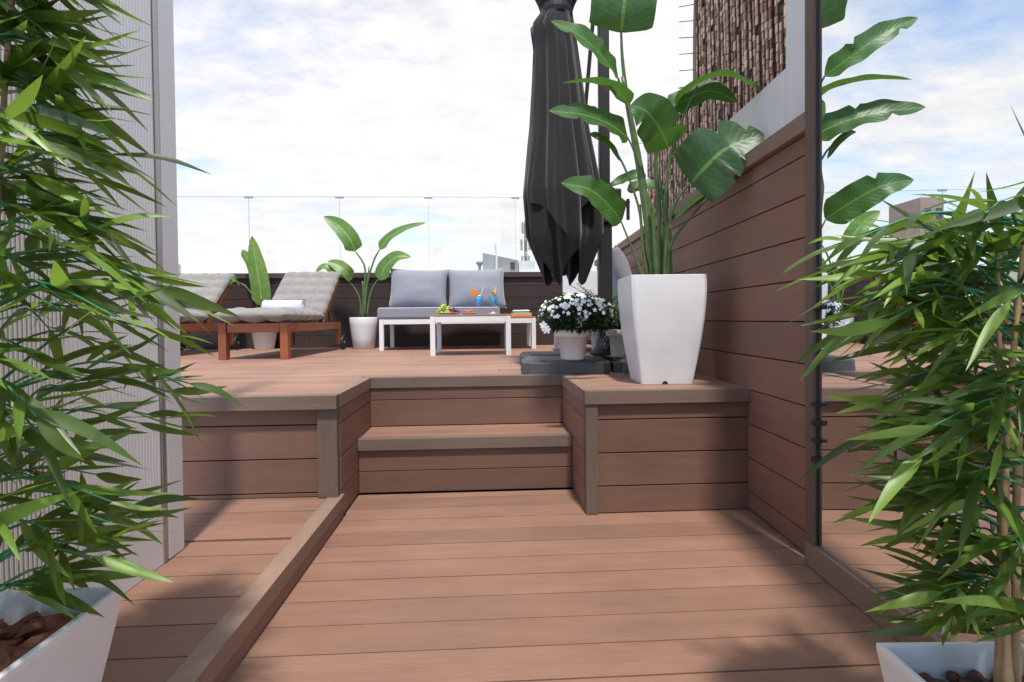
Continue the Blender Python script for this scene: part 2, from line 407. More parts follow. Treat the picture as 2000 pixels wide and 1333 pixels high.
# upper deck edge boards
fascia('edge_board', [(-7, -.658, 2.418, 2.480, .508, H + .003)], TRIM_SHADE, up)
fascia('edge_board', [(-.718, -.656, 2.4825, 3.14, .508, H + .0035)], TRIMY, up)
fascia('edge_board', [(-.718, .518, 3.1425, 3.200, .508, H + .003)], TRIM_SHADE, up)
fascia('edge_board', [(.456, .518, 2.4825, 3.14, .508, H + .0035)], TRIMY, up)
fascia('edge_board', [(.456, 1.45, 2.418, 2.480, .508, H + .003)], TRIM_SHADE, up)
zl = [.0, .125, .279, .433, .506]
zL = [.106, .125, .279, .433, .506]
fascia('front_cladding', [(-7, -.752, 2.462, 2.478, a + .003, b - .0025) for a, b in zip(zL[1:], zL[2:])] + [(-7, -.752, 2.462, 2.478, .107, .1225)], CLAD_SHADE, up)
fascia('front_cladding', [(.518, 1.45, 2.442, 2.46, a + .003, b - .0025) for a, b in zip(zl, zl[1:])], CLAD_SHADE, up)
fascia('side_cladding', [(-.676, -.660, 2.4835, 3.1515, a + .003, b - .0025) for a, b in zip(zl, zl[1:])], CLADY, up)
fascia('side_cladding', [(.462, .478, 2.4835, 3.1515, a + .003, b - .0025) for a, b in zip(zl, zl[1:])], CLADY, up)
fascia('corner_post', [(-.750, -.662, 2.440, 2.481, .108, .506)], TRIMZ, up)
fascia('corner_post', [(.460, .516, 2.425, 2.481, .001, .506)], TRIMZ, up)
m = MB(); m.box(-7, -.69, 2.485, 2.50, .06, .50); m.box(.49, 1.45, 2.465, 2.48, .0, .50)
m.box(-.70, -.68, 2.49, 3.16, 0, .5); m.box(.48, .50, 2.49, 3.16, 0, .5); m.build('backing_frame', VOID, up)
# steps
st = thing('deck_steps', 'two wide brown composite steps rising from the lower deck to the terrace', 'steps', (0, 2.8, 0))
def F(name, bs, mat):
    mb = MB()
    for (a, b, c, d, e_, f_) in bs: mb.box(a, b, c - 2.8, d - 2.8, e_, f_)
    return mb.build(name, mat, st, bevel=.0015)
F('riser', [(-.657, .459, 2.826, 2.842, .002, .112), (-.657, .459, 2.826, 2.842, .116, .222)], CLAD_SHADE)
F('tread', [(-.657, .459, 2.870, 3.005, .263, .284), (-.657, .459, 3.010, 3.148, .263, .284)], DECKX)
F('tread_nosing', [(-.658, .460, 2.808, 2.867, .226, .286)], TRIM_SHADE)
F('riser', [(-.672, .474, 3.152, 3.168, .287, .436), (-.672, .474, 3.152, 3.168, .440, .506)], CLAD_SHADE)
F('backing', [(-.66, .46, 2.846, 2.862, 0, .224), (-.66, .46, 3.170, 3.182, .2, .50)], VOID)

# ------------------------------------------------------------------ right-hand wood clad wall (aligned with the view)
def C(X, Y, Z=0): return Vector((X * math.cos(A) + Y * math.sin(A), -X * math.sin(A) + Y * math.cos(A), Z))
rw = thing('wood_clad_wall', 'long reddish brown board clad wall rising on the right behind the white planter', 'wall', C(WLX, 2.0), -A)
m = MB()
zz_ = [.004, .087, .245, .403, .562, .721, .880, 1.038, 1.196, 1.354, 1.503, 1.576]
for a, b in zip(zz_, zz_[1:]):
    y = .012
    cuts = [.012, random.choice([1.15, 1.9, 3.0, 2.4]), 4.95] if a > .5 else [.012, random.choice([2.2, 3.1]), 4.95]
    for c, d in zip(cuts, cuts[1:]): m.box(0, .02, c, d - .002, a + .0025, b - .0025)
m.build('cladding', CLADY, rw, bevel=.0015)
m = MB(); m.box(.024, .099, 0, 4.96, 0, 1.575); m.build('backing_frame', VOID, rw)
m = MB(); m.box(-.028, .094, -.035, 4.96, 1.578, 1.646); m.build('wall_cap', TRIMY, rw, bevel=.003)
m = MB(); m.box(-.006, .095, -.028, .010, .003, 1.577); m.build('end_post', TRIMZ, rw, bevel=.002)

ww = thing('white_wall', 'white rendered wall standing above and behind the brown cladding cap', 'wall', C(1.2, 2.0), -A)
m = MB(); m.box(.0, .16, -.12, .355, .0, 2.55); m.build('tall_pier', WHITEWALL, ww, bevel=.004)
m = MB(); m.box(.0, .16, .357, 1.535, 0, 1.98); m.box(.04, .16, 1.535, 4.9, 0, 1.66); m.build('wall_strip', WHITEWALL, ww, bevel=.004)

# wicker privacy screens
def wicker(name, label, y0, y1, z0, z1, group, curl):
    t = thing(name, label, 'screen', C(1.2, y0, z0), -A, group); random.seed(3)
    a = MB(); b = MB(); y = 0; L_ = y1 - y0; hz = z1 - z0
    while y < L_:
        x = .012 + .004 * math.sin(y * 90); z = random.uniform(-.03, .0); yy = y
        while z < hz:
            l = random.uniform(.034, .055)
            if random.random() < .93:
                w = random.uniform(.012, .021); o_ = random.uniform(-.003, .003)
                o_ += z * .05; a.box(x - .003, x + .003, yy + o_, yy + o_ + w, max(z, 0), min(z + l - .006, hz), random.random() ** .8)
            z += l
        y += .044
    y = .006
    while y < L_:
        b.box(.020, .023, y, y + .041, 0, hz, random.random() * .6); y += .044
    z = .02
    while z < hz:
        pts = [(.018 + .007 * math.sin(k * 1.57), L_ * k / 60, z + random.uniform(-.004, .004) + .012 * math.sin(k * .3)) for k in range(61)]
        b.tube(pts, .0028, 4, random.random() * .7); z += .048
    a.build('woven_canes', WICK, t); b.build('backing_weave', WICKD, t)
    if curl:
        c = MB(); pts = []
        for i in range(13):
            z = hz * i / 12; bu = .035 * math.sin(math.pi * min(1, i / 9)); pts.append((z, bu))
        for (z, bu), (z2, bu2) in zip(pts, pts[1:]):
            c.add([(0.0, L_, z), (.0, L_ + bu + .012, z), (.0, L_ + bu2 + .012, z2), (.0, L_, z2), (.03, L_, z), (.03, L_ + bu + .012, z), (.03, L_ + bu2 + .012, z2), (.03, L_, z2)],
                  [(0, 1, 2, 3), (7, 6, 5, 4), (1, 5, 6, 2), (0, 3, 7, 4)], .6)
        c.build('edge_strip', TABLEWOOD, t)
    else:
        c = MB(); c.box(.002, .03, 0, L_, hz, hz + .02); c.build('top_rail', TABLEWOOD, t)
    return t
WG = 'woven cane screens above the white wall'
WS = wicker('wicker_screen', 'taller woven brown cane screen beside the white pier', 2.358, 3.50, 1.982, 3.45, WG, True)
WS2 = wicker('wicker_screen', 'lower woven cane screen at the far end, its top fringed with small bent wires', 3.54, 4.75, 1.655, 2.33, WG, False)
def spikes(par, pts, label):
    for a, b, c in pts: MB().tube([a, b, c], .0026, 4).build('wire_spike', POLEM, par)
sp = []
for i in range(14):
    z = .42 + i * .105
    sp.append(((.015, 1.12, z), (.0, 1.165, z + .004), (-.095, 1.17, z - .004 + random.uniform(-.006, .006))))
spikes(WS, sp, 'row of thin bent wires sticking out of the vertical edge')
sp = []
for i in range(22):
    y = .04 + i * .053; z = .69
    sp.append(((.015, y, z - .02), (.015, y, z + .07), (-.085, y + .01, z + .075)))
spikes(WS2, sp, 'row of thin bent wires along the top')

# ------------------------------------------------------------------ mirror
mr = thing('wall_mirror', 'tall brown framed mirror on the right wall reflecting the sky and terrace', 'mirror', C(1.06, 1.93), -A)
m = MB(); m.box(.012, .020, -1.9, -.0465, .05, 2.5); m.build('mirror_glass', MIRROR, mr)
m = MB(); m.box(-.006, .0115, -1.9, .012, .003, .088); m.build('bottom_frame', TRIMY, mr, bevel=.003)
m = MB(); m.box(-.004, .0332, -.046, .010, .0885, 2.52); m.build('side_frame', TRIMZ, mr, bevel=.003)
m = MB(); m.box(.0345, .137, -.04, .008, 1.665, 2.51); m.build('light_gap_filler', TRIMZ, mr, bevel=.002)  # unseen filler added behind the frame to block a streak of sunlight
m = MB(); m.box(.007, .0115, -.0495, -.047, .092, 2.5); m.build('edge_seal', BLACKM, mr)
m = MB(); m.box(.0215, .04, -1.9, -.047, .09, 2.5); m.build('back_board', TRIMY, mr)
for py_ in (600, 640, 677, 790, 827, 861, 899):
    z = at(1607, py_, 1.87).z; m = MB(); h = .009 if py_ in (640, 827, 899, 600) else .006
    m.box(-.010, .0115, -.066, -.040, z - h, z + h); m.build('clip', BLACKM, mr, bevel=.002)

# ------------------------------------------------------------------ white ribbed panel on the left
pn = thing('ribbed_panel', 'tall off white vertical ribbed screen panel on the left ledge', 'screen', (-1.062, 0, .107))
m = MB(); pr = []; y = -.4
while y < 1.40:
    pr += [(-.0, y), (-.0, y + .0065), (-.011, y + .0075), (-.011, y + .0115)]; y += .0125
m2 = []
for (x, yy) in pr: m2 += [(x, yy, .16), (x, yy, 3.2)]
m.add(m2, [(2 * i, 2 * i + 2, 2 * i + 3, 2 * i + 1) for i in range(len(pr) - 1)])
m.build('ribbed_sheet', PANELM, pn)
m = MB(); pr = []; y = 1.41
while y < 1.80: pr += [(-.0, y), (-.0, y + .010), (-.0016, y + .0115), (-.0016, y + .0135)]; y += .015
m2 = []
for (x, yy) in pr: m2 += [(x, yy, .16), (x, yy, 3.2)]
m.add(m2, [(2 * i, 2 * i + 2, 2 * i + 3, 2 * i + 1) for i in range(len(pr) - 1)])
m.build('ribbed_sheet', PANELM, pn)
m = MB(); m.box(-.030, -.016, -.4, 1.84, 0, 3.2); m.box(-.0155, 0, -.4, 1.84, 0, .158); m.build('panel_core', PANELM, pn)
m = MB(); m.box(-.034, .004, 1.842, 1.935, 0, 3.2); m.build('end_profile', WHITEMET, pn, bevel=.004)
m = MB(); m.box(.0, .0045, 1.815, 1.836, .0, 3.2); m.build('joint_strip', GREYMET, pn, bevel=.001)

# ------------------------------------------------------------------ parapet and glass balustrade
VP = 6.905
pp = thing('parapet', 'dark brown board clad parapet along the far edge of the terrace', 'parapet', (0, VP, H))
m = MB()
zs = [.003, .15, .305, .46, .615, .77, .872]
for a, b in zip(zs, zs[1:]):
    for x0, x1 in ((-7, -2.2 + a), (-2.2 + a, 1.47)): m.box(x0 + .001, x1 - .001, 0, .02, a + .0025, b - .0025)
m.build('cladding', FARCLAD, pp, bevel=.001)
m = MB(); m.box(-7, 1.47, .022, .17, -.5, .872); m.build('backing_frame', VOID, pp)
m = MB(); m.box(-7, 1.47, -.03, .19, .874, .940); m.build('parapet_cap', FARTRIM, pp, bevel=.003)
gb = thing('glass_balustrade', 'clear frameless glass balustrade with small metal clips along its top edge', 'balustrade', (0, VP + .08, H + .94))
ux = [-6.33, -5.2, -4.075, -2.95, -1.82, -.695, .425, 1.46]
for a, b in zip(ux, ux[1:]):
    m = MB(); m.box(a + .007, b - .007, -.005, .005, .001, .972); pq = m.build('glass_pane', PANE, gb); m = MB(); m.box(a + .007, b - .007, -.0055, .0055, .9725, .979); m.build('polished_edge', PANEEDGE, pq)
for x in ux[1:-1]: m = MB(); m.box(x - .0025, x + .0025, -.006, .006, .001, .965); m.build('pane_joint', PANEEDGE, gb)
for x in ux[1:-1]:
    m = MB(); m.box(x - .052, x + .052, -.014, .014, .958, .982); m.build('clip', GREYMET, gb, bevel=.003)

# ------------------------------------------------------------------ far buildings
def window(mb, x, y, z, w, h): mb.box(x, x + w, y - .05, y, z, z + h)
def cbld(px, pyt, Y):  # base point from a column of the photograph
    p = at(px, pyt, Y); return p
b = thing('far_building', 'small grey rooftop building seen over the parapet left of the umbrella', 'building', (C(-3.1, 62).x, C(-3.1, 62).y, -14), -A)
m = MB(); m.box(-.2, 5.4, 0, 6, 0, 20.0); m.add([(-.2, -.02, 20.0), (3.9, -.02, 20.0), (3.9, -.02, 21.7), (-.2, -.02, 22.6), (-.2, 5.9, 20.0), (3.9, 5.9, 20.0), (3.9, 5.9, 21.7), (-.2, 5.9, 22.6)],
      [(0, 1, 2, 3), (7, 6, 5, 4), (0, 3, 7, 4), (1, 5, 6, 2), (3, 2, 6, 7)]); m.build('wall', BUILDM, b)
m = MB(); m.box(3.95, 5.8, -.3, 5, 20.02, 21.6); m.build('side_wing', BUILDW, b)
m = MB(); m.box(-.4, 4.0, -.15, -.03, 21.98, 22.12); 
m = MB(); m.box(3.0, 3.5, -.12, -.03, 20.7, 21.0); m.build('window', WINM, b)
m = MB(); m.box(3.0, 3.5, -.12, -.03, 21.15, 21.45); m.build('window', WINM, b)
m = MB(); m.tube([(1.4, -.3, 20), (1.4, -.3, 22.4), (1.3, -.3, 23.6)], [.13, .12, .10], 8); m.build('flue_pipe', BUILDW, b)
m = MB(); m.box(-1.2, 6, -1, 6, 0, 20.25); m.build('lower_storey', BUILDW, b)
b2_ = thing('far_building', 'tall pinkish tower block mirrored behind the right bamboo', 'building', (C(-47, 60).x, C(-47, 60).y, -14), -A)
m = MB(); m.box(1.0, 3.6, 0, 5, 0, 28); m.build('wall', BUILDP, b2_)
m = MB(); m.box(-3.5, .95, 1, 7, 0, 19.5); m.build('low_wing', BUILDM, b2_)
m = MB(); m.box(3.65, 6.5, .5, 6, 0, 22); m.build('white_wing', BUILDW, b2_)
for k in range(5):
    for j in range(2): m = MB(); m.box(1.25 + j * 1.2, 1.9 + j * 1.2, -.06, 0, 16 + k * 2.4, 17.2 + k * 2.4); m.build('window', WINM, b2_)
tp = at(937, 530, 58)
ch = MB(); ch.tube([(tp.x, tp.y, -14), (tp.x, tp.y, tp.z + .9)], .16, 8); ch.lathe((tp.x, tp.y, tp.z + .5), [(.16, 0), (.4, .35), (.4, .5), (.1, .55)], 10)
tag(ch.build('chimney_pot', BUILDM), 'thin grey chimney pipe with a flared top poking over the parapet', 'chimney')
# telecom mast
q = at(1027, 530, 70); tm = thing('telecom_mast', 'distant lattice telecom mast just left of the closed umbrella', 'mast', (q.x, q.y, -14))
m = MB(); top = 14 + .9 + (624 - 432) / 1050 * 70
for dx, dy in ((-.25, -.2), (.25, -.2), (0, .3)): m.tube([(dx, dy, 0), (dx * .6, dy * .6, top)], .05, 4)
z = 16.0
while z < top - .5:
    for (a, b_) in (((-.25, -.2), (.25, -.2)), ((.25, -.2), (0, .3)), ((0, .3), (-.25, -.2))): m.tube([(a[0] * .8, a[1] * .8, z), (b_[0] * .8, b_[1] * .8, z + .5)], .035, 4)
    z += .5
m.build('lattice', BUILDM, tm)
m = MB()
for z, s_ in ((top - 1, .45), (top - 3.2, .6), (top - 5.3, .5), (top - 8, .3), (top - 10.5, .25)):
    for k in range(3):
        a = k * 2.1 + z; m = MB(); m.box(math.cos(a) * s_ - .14, math.cos(a) * s_ + .14, math.sin(a) * s_ - .1, math.sin(a) * s_ + .1, z - .7, z + .7); m.build('antenna', BUILDM, tm)

exec_after = None
# ================================================================== CUSHIONS
def cushion(w, l, t, tx=0, ty=0, tuft=.5, edge=6, n=None, pinch=0, sag=0, seam=True):
    """closed cushion centred on the origin, lying in xy; tx x ty tufts"""
    mb = MB(); nx = max(14, tx * 6 if tx else 20); ny = max(14, ty * 6 if ty else 20); vs = {}; V = []
    for s in (1, -1):
        for i in range(nx + 1):
            for j in range(ny + 1):
                if s == -1 and (i in (0, nx) or j in (0, ny)): vs[s, i, j] = vs[1, i, j]; continue
                x = 2 * i / nx - 1; y = 2 * j / ny - 1
                h = (max(0, 1 - abs(x) ** edge) * max(0, 1 - abs(y) ** edge)) ** .5
                if tx:
                    u = (x + 1) / 2 * tx; v = (y + 1) / 2 * ty
                    k = abs(math.sin(math.pi * u)) * abs(math.sin(math.pi * v)); h *= (1 - tuft) + tuft * k ** .45
                px_ = x * w / 2 * (1 - pinch * (1 - y * y) * .5 * 0); py_ = y * l / 2
                if pinch:
                    px_ = x * w / 2 * (1 - pinch * (1 - abs(y) ** 2.5)); py_ = y * l / 2 * (1 - pinch * (1 - abs(x) ** 2.5))
                nz = noise.noise(Vector((x * 2.3, y * 2.3, s * 3 + w * 7))) * .12
                V.append((px_, py_, s * h * t / 2 * (1 + nz))); vs[s, i, j] = len(V) - 1
    F_ = []
    for i in range(nx):
        for j in range(ny):
            a = [vs[1, i, j], vs[1, i + 1, j], vs[1, i + 1, j + 1], vs[1, i, j + 1]]; F_.append(tuple(a))
            a = [vs[-1, i, j], vs[-1, i, j + 1], vs[-1, i + 1, j + 1], vs[-1, i + 1, j]]; F_.append(tuple(a))
    mb.add(V, F_); return mb
def xf(mb, M_): mb.v = [tuple(M_ @ Vector(v)) for v in mb.v]; return mb

# ------------------------------------------------------------------ sun loungers
def lounger(label, loc, rz):
    """foot end at y=0, head towards +y"""
    t = thing('sun_lounger', label, 'sun lounger', loc, rz, 'wooden sun loungers on the terrace')
    W = .60; LL = 1.62; zt = .325
    for sx_ in (-1, 1):
        x = sx_ * (W / 2 - .03)
        m = MB(); m.box(x - .035, x + .035, .0, .07, 0, zt); m.build('leg', TEAK, t, bevel=.004)
        m = MB(); m.box(x - .025, x + .025, LL - .08, LL - .02, .06, zt - .005); m.build('leg', TEAK, t, bevel=.004)
        m = MB(); m.box(x - .018, x + .018, .072, LL, zt - .085, zt - .002); m.build('side_rail', TEAK, t, bevel=.003)
        m = MB(); xx = sx_ * (W / 2 + .03)
        m.tube([(xx - .014, LL - .05, .085), (xx + .014, LL - .05, .085)], .082, 24)
        wh = m.build('wheel', BLACKM, t); m = MB(); m.tube([(xx - .018, LL - .05, .085), (xx + .018, LL - .05, .085)], .018, 12); m.build('hub', GREYMET, wh)
    m = MB(); m.box(-W / 2 + .071, W / 2 - .071, .012, .05, zt - .085, zt - .004); m.build('foot_rail', TEAK, t, bevel=.003)
    m = MB(); y = .09
    while y < .98: m.box(-W / 2 + .05, W / 2 - .05, y, y + .05, zt - .022, zt - .003); y += .068
    m.build('seat_slats', TEAK, t)
    # raised backrest
    ang = R(40); o = Vector((0, .98, zt)); M_ = Matrix.Translation(o) @ Matrix.Rotation(ang, 4, 'X')
    m = MB()
    for sx_ in (-1, 1): m.box(sx_ * (W / 2 - .03) - .02, sx_ * (W / 2 - .03) + .02, 0, .78, -.03, .02, mat=M_)
    y = .04
    while y < .75: m.box(-W / 2 + .05, W / 2 - .05, y, y + .05, 0, .016, mat=M_); y += .068
    m.build('backrest_frame', TEAK, t, bevel=.002)
    for sx_ in (-1, 1): m = MB(); m.bar(M_ @ Vector((sx_ * .2, .5, -.02)), (sx_ * .2, 1.52, zt - .04), .02, .03); m.build('backrest_prop', TEAK, t)
    c = cushion(W + .05, 1.06, .155, 3, 6, .48, 6); xf(c, Matrix.Translation((0, .46, zt + .066))); c.build('seat_cushion', BEIGEFAB, t, smooth=True)
    c = cushion(W + .04, .78, .14, 4, 5, .58, 7); xf(c, M_ @ Matrix.Translation((0, .41, .078))); c.build('back_cushion', BEIGEFAB, t, smooth=True)
    return t
l1 = lounger('reddish wooden lounger with beige tufted cushion and rolled towel, right of the other one', (-2.03, 4.84, H), R(-2))
l2 = copy_thing(l1, (-3.30, 5.02, H), R(-1), 'reddish wooden lounger partly hidden behind the ribbed panel, left of the other one')
def towel(loc, rz, label):
    m = MB(); n = 40; prof = []
    for i in range(n + 1):
        a = 4.6 * math.pi * i / n; prof.append((math.cos(a) * (.020 + .0042 * a), math.sin(a) * (.020 + .0042 * a)))
    L_ = .40; vs = []
    for i, (y, z) in enumerate(prof):
        for k in range(9):
            x = L_ * (k / 8 - .5); e = .004 * math.sin(k * 2.2 + i * .4); vs.append((x + (.004 * math.sin(i)), y * (1 + e * 3), z * (1 + e * 3) + .080))
    m.add(vs, [(i * 9 + k, i * 9 + k + 1, (i + 1) * 9 + k + 1, (i + 1) * 9 + k) for i in range(n) for k in range(8)])
    m.lathe((0, 0, 0), [(.001, 0)], 3)
    m.tube([(-.198, 0, .08), (.198, 0, .08)], .074, 28)
    o = m.build('rolled_towel', TOWELW, smooth=False); me = o.data; me.polygons.foreach_set('use_smooth', [len(p.vertices) == 4 for p in me.polygons])
    o.location = loc; o.rotation_euler = (0, 0, rz); return tag(o, label, 'towel', 'rolled white towels')
towel((-2.03, 5.60, H + .400), R(-2), 'rolled white towel lying across the right-hand lounger cushion')
towel((-3.36, 5.80, H + .400), R(-1), 'rolled white towel on the lounger half hidden by the ribbed panel')

# ------------------------------------------------------------------ bench sofa with table end
SV = 5.985
so = thing('garden_sofa', 'white framed bench sofa with grey cushions against the far parapet', 'sofa', (-.285, SV, H))
W = 1.735; D = .74; zr = .345
for x in (-W / 2 + .025, W / 2 - .025):
    for y in (.025, D - .025):
        m = MB(); m.box(x - .024, x + .024, y - .024, y + .024, 0, zr); m.build('leg', WHITEMET, so, bevel=.002)
m = MB(); x0 = -W / 2 + .05; x1 = W / 2 - .05
m.box(x0, x1, .004, .040, zr - .055, zr - .002); m.box(x0, x1, D - .04, D - .004, zr - .055, zr - .002)
m.box(-W / 2 + .004, -W / 2 + .04, .05, D - .05, zr - .055, zr - .002); m.box(W / 2 - .04, W / 2 - .004, .05, D - .05, zr - .055, zr - .002)
m.box(-W / 2 + .04, W / 2 - .04, .04, D - .04, zr - .03, zr - .02); m.build('frame', WHITEMET, so, bevel=.002)
m = MB()
for k in range(5): m.box(W / 2 - .34, W / 2 - .002, .003 + k * .148, .003 + k * .148 + .142, zr + .001, zr + .018)
m.build('table_end', TABLEWOOD, so, bevel=.002)
m = MB(); sw = W - .38
c = MB(); c.box(-W / 2 - .02, -W / 2 - .02 + sw, 0, .70, zr + .004, zr + .128); c.build('seat_cushion', GREYFAB, so, bevel=.022)
m = MB(); a = -W / 2 - .012; m.tube([(a + .01, .003, zr + .124), (a + sw - .03, .003, zr + .124)], .005, 6); m.build('piping', TOWELW, so)
for i, x in enumerate((-W / 2 + .38, -W / 2 + 1.07)):
    c = cushion(.71, .52, .24, 0, 0, 0, 2.6, pinch=.08)
    M_ = Matrix.Translation((x, .50 + .02 * i, zr + .125 + .235)) @ Matrix.Rotation(R(1.5 - 3 * i), 4, 'Y') @ Matrix.Rotation(R(74), 4, 'X')
    xf(c, M_); c.build('back_cushion', GREYFAB, so, smooth=True)

# ------------------------------------------------------------------ coffee table
ct = thing('coffee_table', 'low white framed coffee table with brown slatted top before the sofa', 'table', (-.122, 4.975, H), R(-1))
W2 = .745; D2 = .62; zt2 = .385
for x in (-W2 / 2 + .023, W2 / 2 - .023):
    for y in (.023, D2 - .023):
        m = MB(); m.box(x - .023, x + .023, y - .023, y + .023, 0, zt2 - .02); m.build('leg', WHITEMET, ct, bevel=.002)
m = MB(); m.box(-W2 / 2 + .047, W2 / 2 - .047, .003, .035, zt2 - .075, zt2 - .021); m.box(-W2 / 2 + .047, W2 / 2 - .047, D2 - .035, D2 - .003, zt2 - .075, zt2 - .021)
m.box(-W2 / 2 + .003, -W2 / 2 + .035, .047, D2 - .047, zt2 - .075, zt2 - .021); m.box(W2 / 2 - .035, W2 / 2 - .003, .047, D2 - .047, zt2 - .075, zt2 - .021)
m.build('frame', WHITEMET, ct, bevel=.002)
m = MB()
for k in range(6): m.box(-W2 / 2 + .001, W2 / 2 - .001, .001 + k * .1035, .001 + k * .1035 + .0995, zt2 - .018, zt2)
m.build('table_top', TABLEWOOD, ct, bevel=.0015)
TZ = H + zt2
def ontab(px_, Y): p = at(px_, 612, Y); return (p.x, p.y, TZ + .001)
# fruit plate
c0 = ontab(876, 5.12); fp = thing('fruit_plate', 'white plate heaped with green and dark red grapes on the coffee table', 'plate of fruit', c0)
m = MB(); m.lathe((0, 0, 0), [(.0, .0), (.06, 0), (.115, .014), (.118, .017), (.06, .006), (0, .005)], 28); m.build('plate', WHITEP, fp, smooth=True)
m = MB()
for i in range(80):
    a = random.random() * 6.28; rr = random.random() ** .6 * .085; x = -.03 + rr * math.cos(a) * .9; hmax = .075 * (1 - (rr / .1) ** 2) + .01
    m.blob((x, rr * math.sin(a), .014 + random.random() * hmax), .0115, n=8, m=5)
m.build('green_grapes', GRAPEG, fp, smooth=True)
m = MB()
for i in range(60):
    a = random.random() * 6.28; rr = random.random() ** .6 * .06; x = .045 + rr * math.cos(a); hmax = .05 * (1 - (rr / .07) ** 2) + .006
    m.blob((x, -.03 + rr * math.sin(a), .012 + random.random() * hmax), .011, n=8, m=5)
m.build('red_grapes', GRAPER, fp, smooth=True)
c0 = ontab(918, 5.2); s2 = thing('snack_plate', 'small pale plate with a reddish snack in the middle of the coffee table', 'plate of food', c0)
m = MB(); m.lathe((0, 0, 0), [(0, 0), (.05, 0), (.085, .010), (.087, .012), (.045, .005), (0, .004)], 24); m.build('plate', WHITEP, s2, smooth=True)
m = MB(); 
for i in range(9): m.blob((random.uniform(-.04, .03), random.uniform(-.03, .03), .02 + random.random() * .016), .015, .012, .011, wob=.3)
m.build('snack', SNACK, s2, smooth=True)
c0 = ontab(963, 5.1); m = MB(); m.lathe(c0, [(0, 0), (.035, 0), (.04, .006), (.012, .012), (.008, .02), (0, .022)], 16)
tag(m.build('folded_napkin', TOWELW, smooth=True), 'small white napkin on the right front of the coffee table', 'napkin')
# cocktails
def cocktail(px_, Y, label, disc):
    c = ontab(px_, Y); t = thing('cocktail', label, 'cocktail', c, 0, 'blue cocktails on the coffee table'); zb = .075
    m = MB(); m.lathe((0, 0, 0), [(.0, 0), (.032, .001), (.006, .006), (.0045, .02), (.0045, zb), (.02, zb + .012), (.040, zb + .05), (.046, zb + .095), (.045, zb + .12), (.0435, zb + .12), (.0445, zb + .095), (.038, zb + .05), (.018, zb + .014), (0, zb + .006)], 24); m.build('glass', DRINKG, t, smooth=True)
    m = MB(); m.lathe((0, 0, 0), [(0, zb + .008), (.016, zb + .015), (.036, zb + .05), (.0425, zb + .09), (0, zb + .092)], 24); m.build('blue_liquid', BLUEL, t, smooth=True)
    m = MB(); m.tube([(.0, 0, zb + .05), (.05 if disc else .03, 0, zb + .20)], .0035, 8); m.build('straw', WHITEP, t)
    m = MB(); 
    if disc: m.tube([(-.045, -.006, zb + .145), (-.042, .006, zb + .147)], .038, 24)
    else: m.tube([(.0, -.02, zb + .13), (.012, -.012, zb + .135)], .030, 20)
    m.build('orange_slice', ORANGE, t, bevel=.002)
cocktail(935, 5.45, 'blue cocktail with an upright round orange slice, left of the other glass', True)
cocktail(964, 5.42, 'blue cocktail with orange seen edge-on, right of the other glass', False)
# tray and towels on the table end
c0 = at(1018, 612, 6.1); m = MB(); m.box(-.115, .115, -.11, .11, 0, .008); m.box(-.115, .115, -.11, -.10, .0085, .04); m.box(-.115, .115, .10, .11, .0085, .04); m.box(-.115, -.105, -.099, .099, .0085, .04); m.box(.105, .115, -.099, .099, .0085, .04)
o = m.build('serving_tray', TRAYM, bevel=.002); o.location = (c0.x, c0.y + .06, H + zr + .0195); tag(o, 'small orange brown tray on the table end of the sofa', 'tray')
for i, (mt, nm, lb) in enumerate(((TEAL, 'folded_towel', 'teal folded towel lying in the orange tray'), (PALETEAL, 'folded_towel', 'pale mint folded towel on top of the teal one'))):
    c = cushion(.20, .17, .032 if i == 0 else .026, 0, 0, 0, 8); o = c.build(nm, mt, smooth=True); o.location = (c0.x + .002, c0.y + .06, H + zr + .0195 + (.034 if i == 0 else .062)); tag(o, lb, 'towel', 'folded towels on the tray')

# ------------------------------------------------------------------ corner sofa along the right wall
c2 = thing('corner_sofa', 'white framed sofa with grey cushions against the right wall behind the umbrella pole', 'sofa', C(.46, 4.5, H), -A)
for x, y in ((.02, 1.36), (.02, .02), (.56, .02), (.56, 1.36)):
    m = MB(); m.box(x - .022, x + .022, y - .022, y + .022, 0, .33); m.build('leg', WHITEMET, c2, bevel=.002)
m = MB(); m.box(0, .58, 0, .035, .28, .33); m.box(0, .58, 1.345, 1.38, .28, .33); m.box(0, .035, .045, 1.34, .28, .33); m.box(.545, .58, .045, 1.34, .28, .33); m.box(.036, .544, .04, 1.34, .30, .31); m.build('frame', WHITEMET, c2, bevel=.002)
m = MB(); m.box(.10, .58, 1.385, 1.41, .1, .86); m.build('side_panel', WHITEMET, c2, bevel=.003)
c = cushion(.56, 1.30, .12, 0, 0, 0, 12); xf(c, Matrix.Translation((.28, .68, .395))); c.build('seat_cushion', GREYFAB, c2, smooth=True)
c = cushion(.62, .50, .19, 0, 0, 0, 3.2, pinch=.06); xf(c, Matrix.Translation((.50, .34, .68)) @ Matrix.Rotation(R(90), 4, 'Z') @ Matrix.Rotation(R(8), 4, 'Y') @ Matrix.Rotation(R(72), 4, 'X')); c.build('back_cushion', GREYFAB, c2, smooth=True)

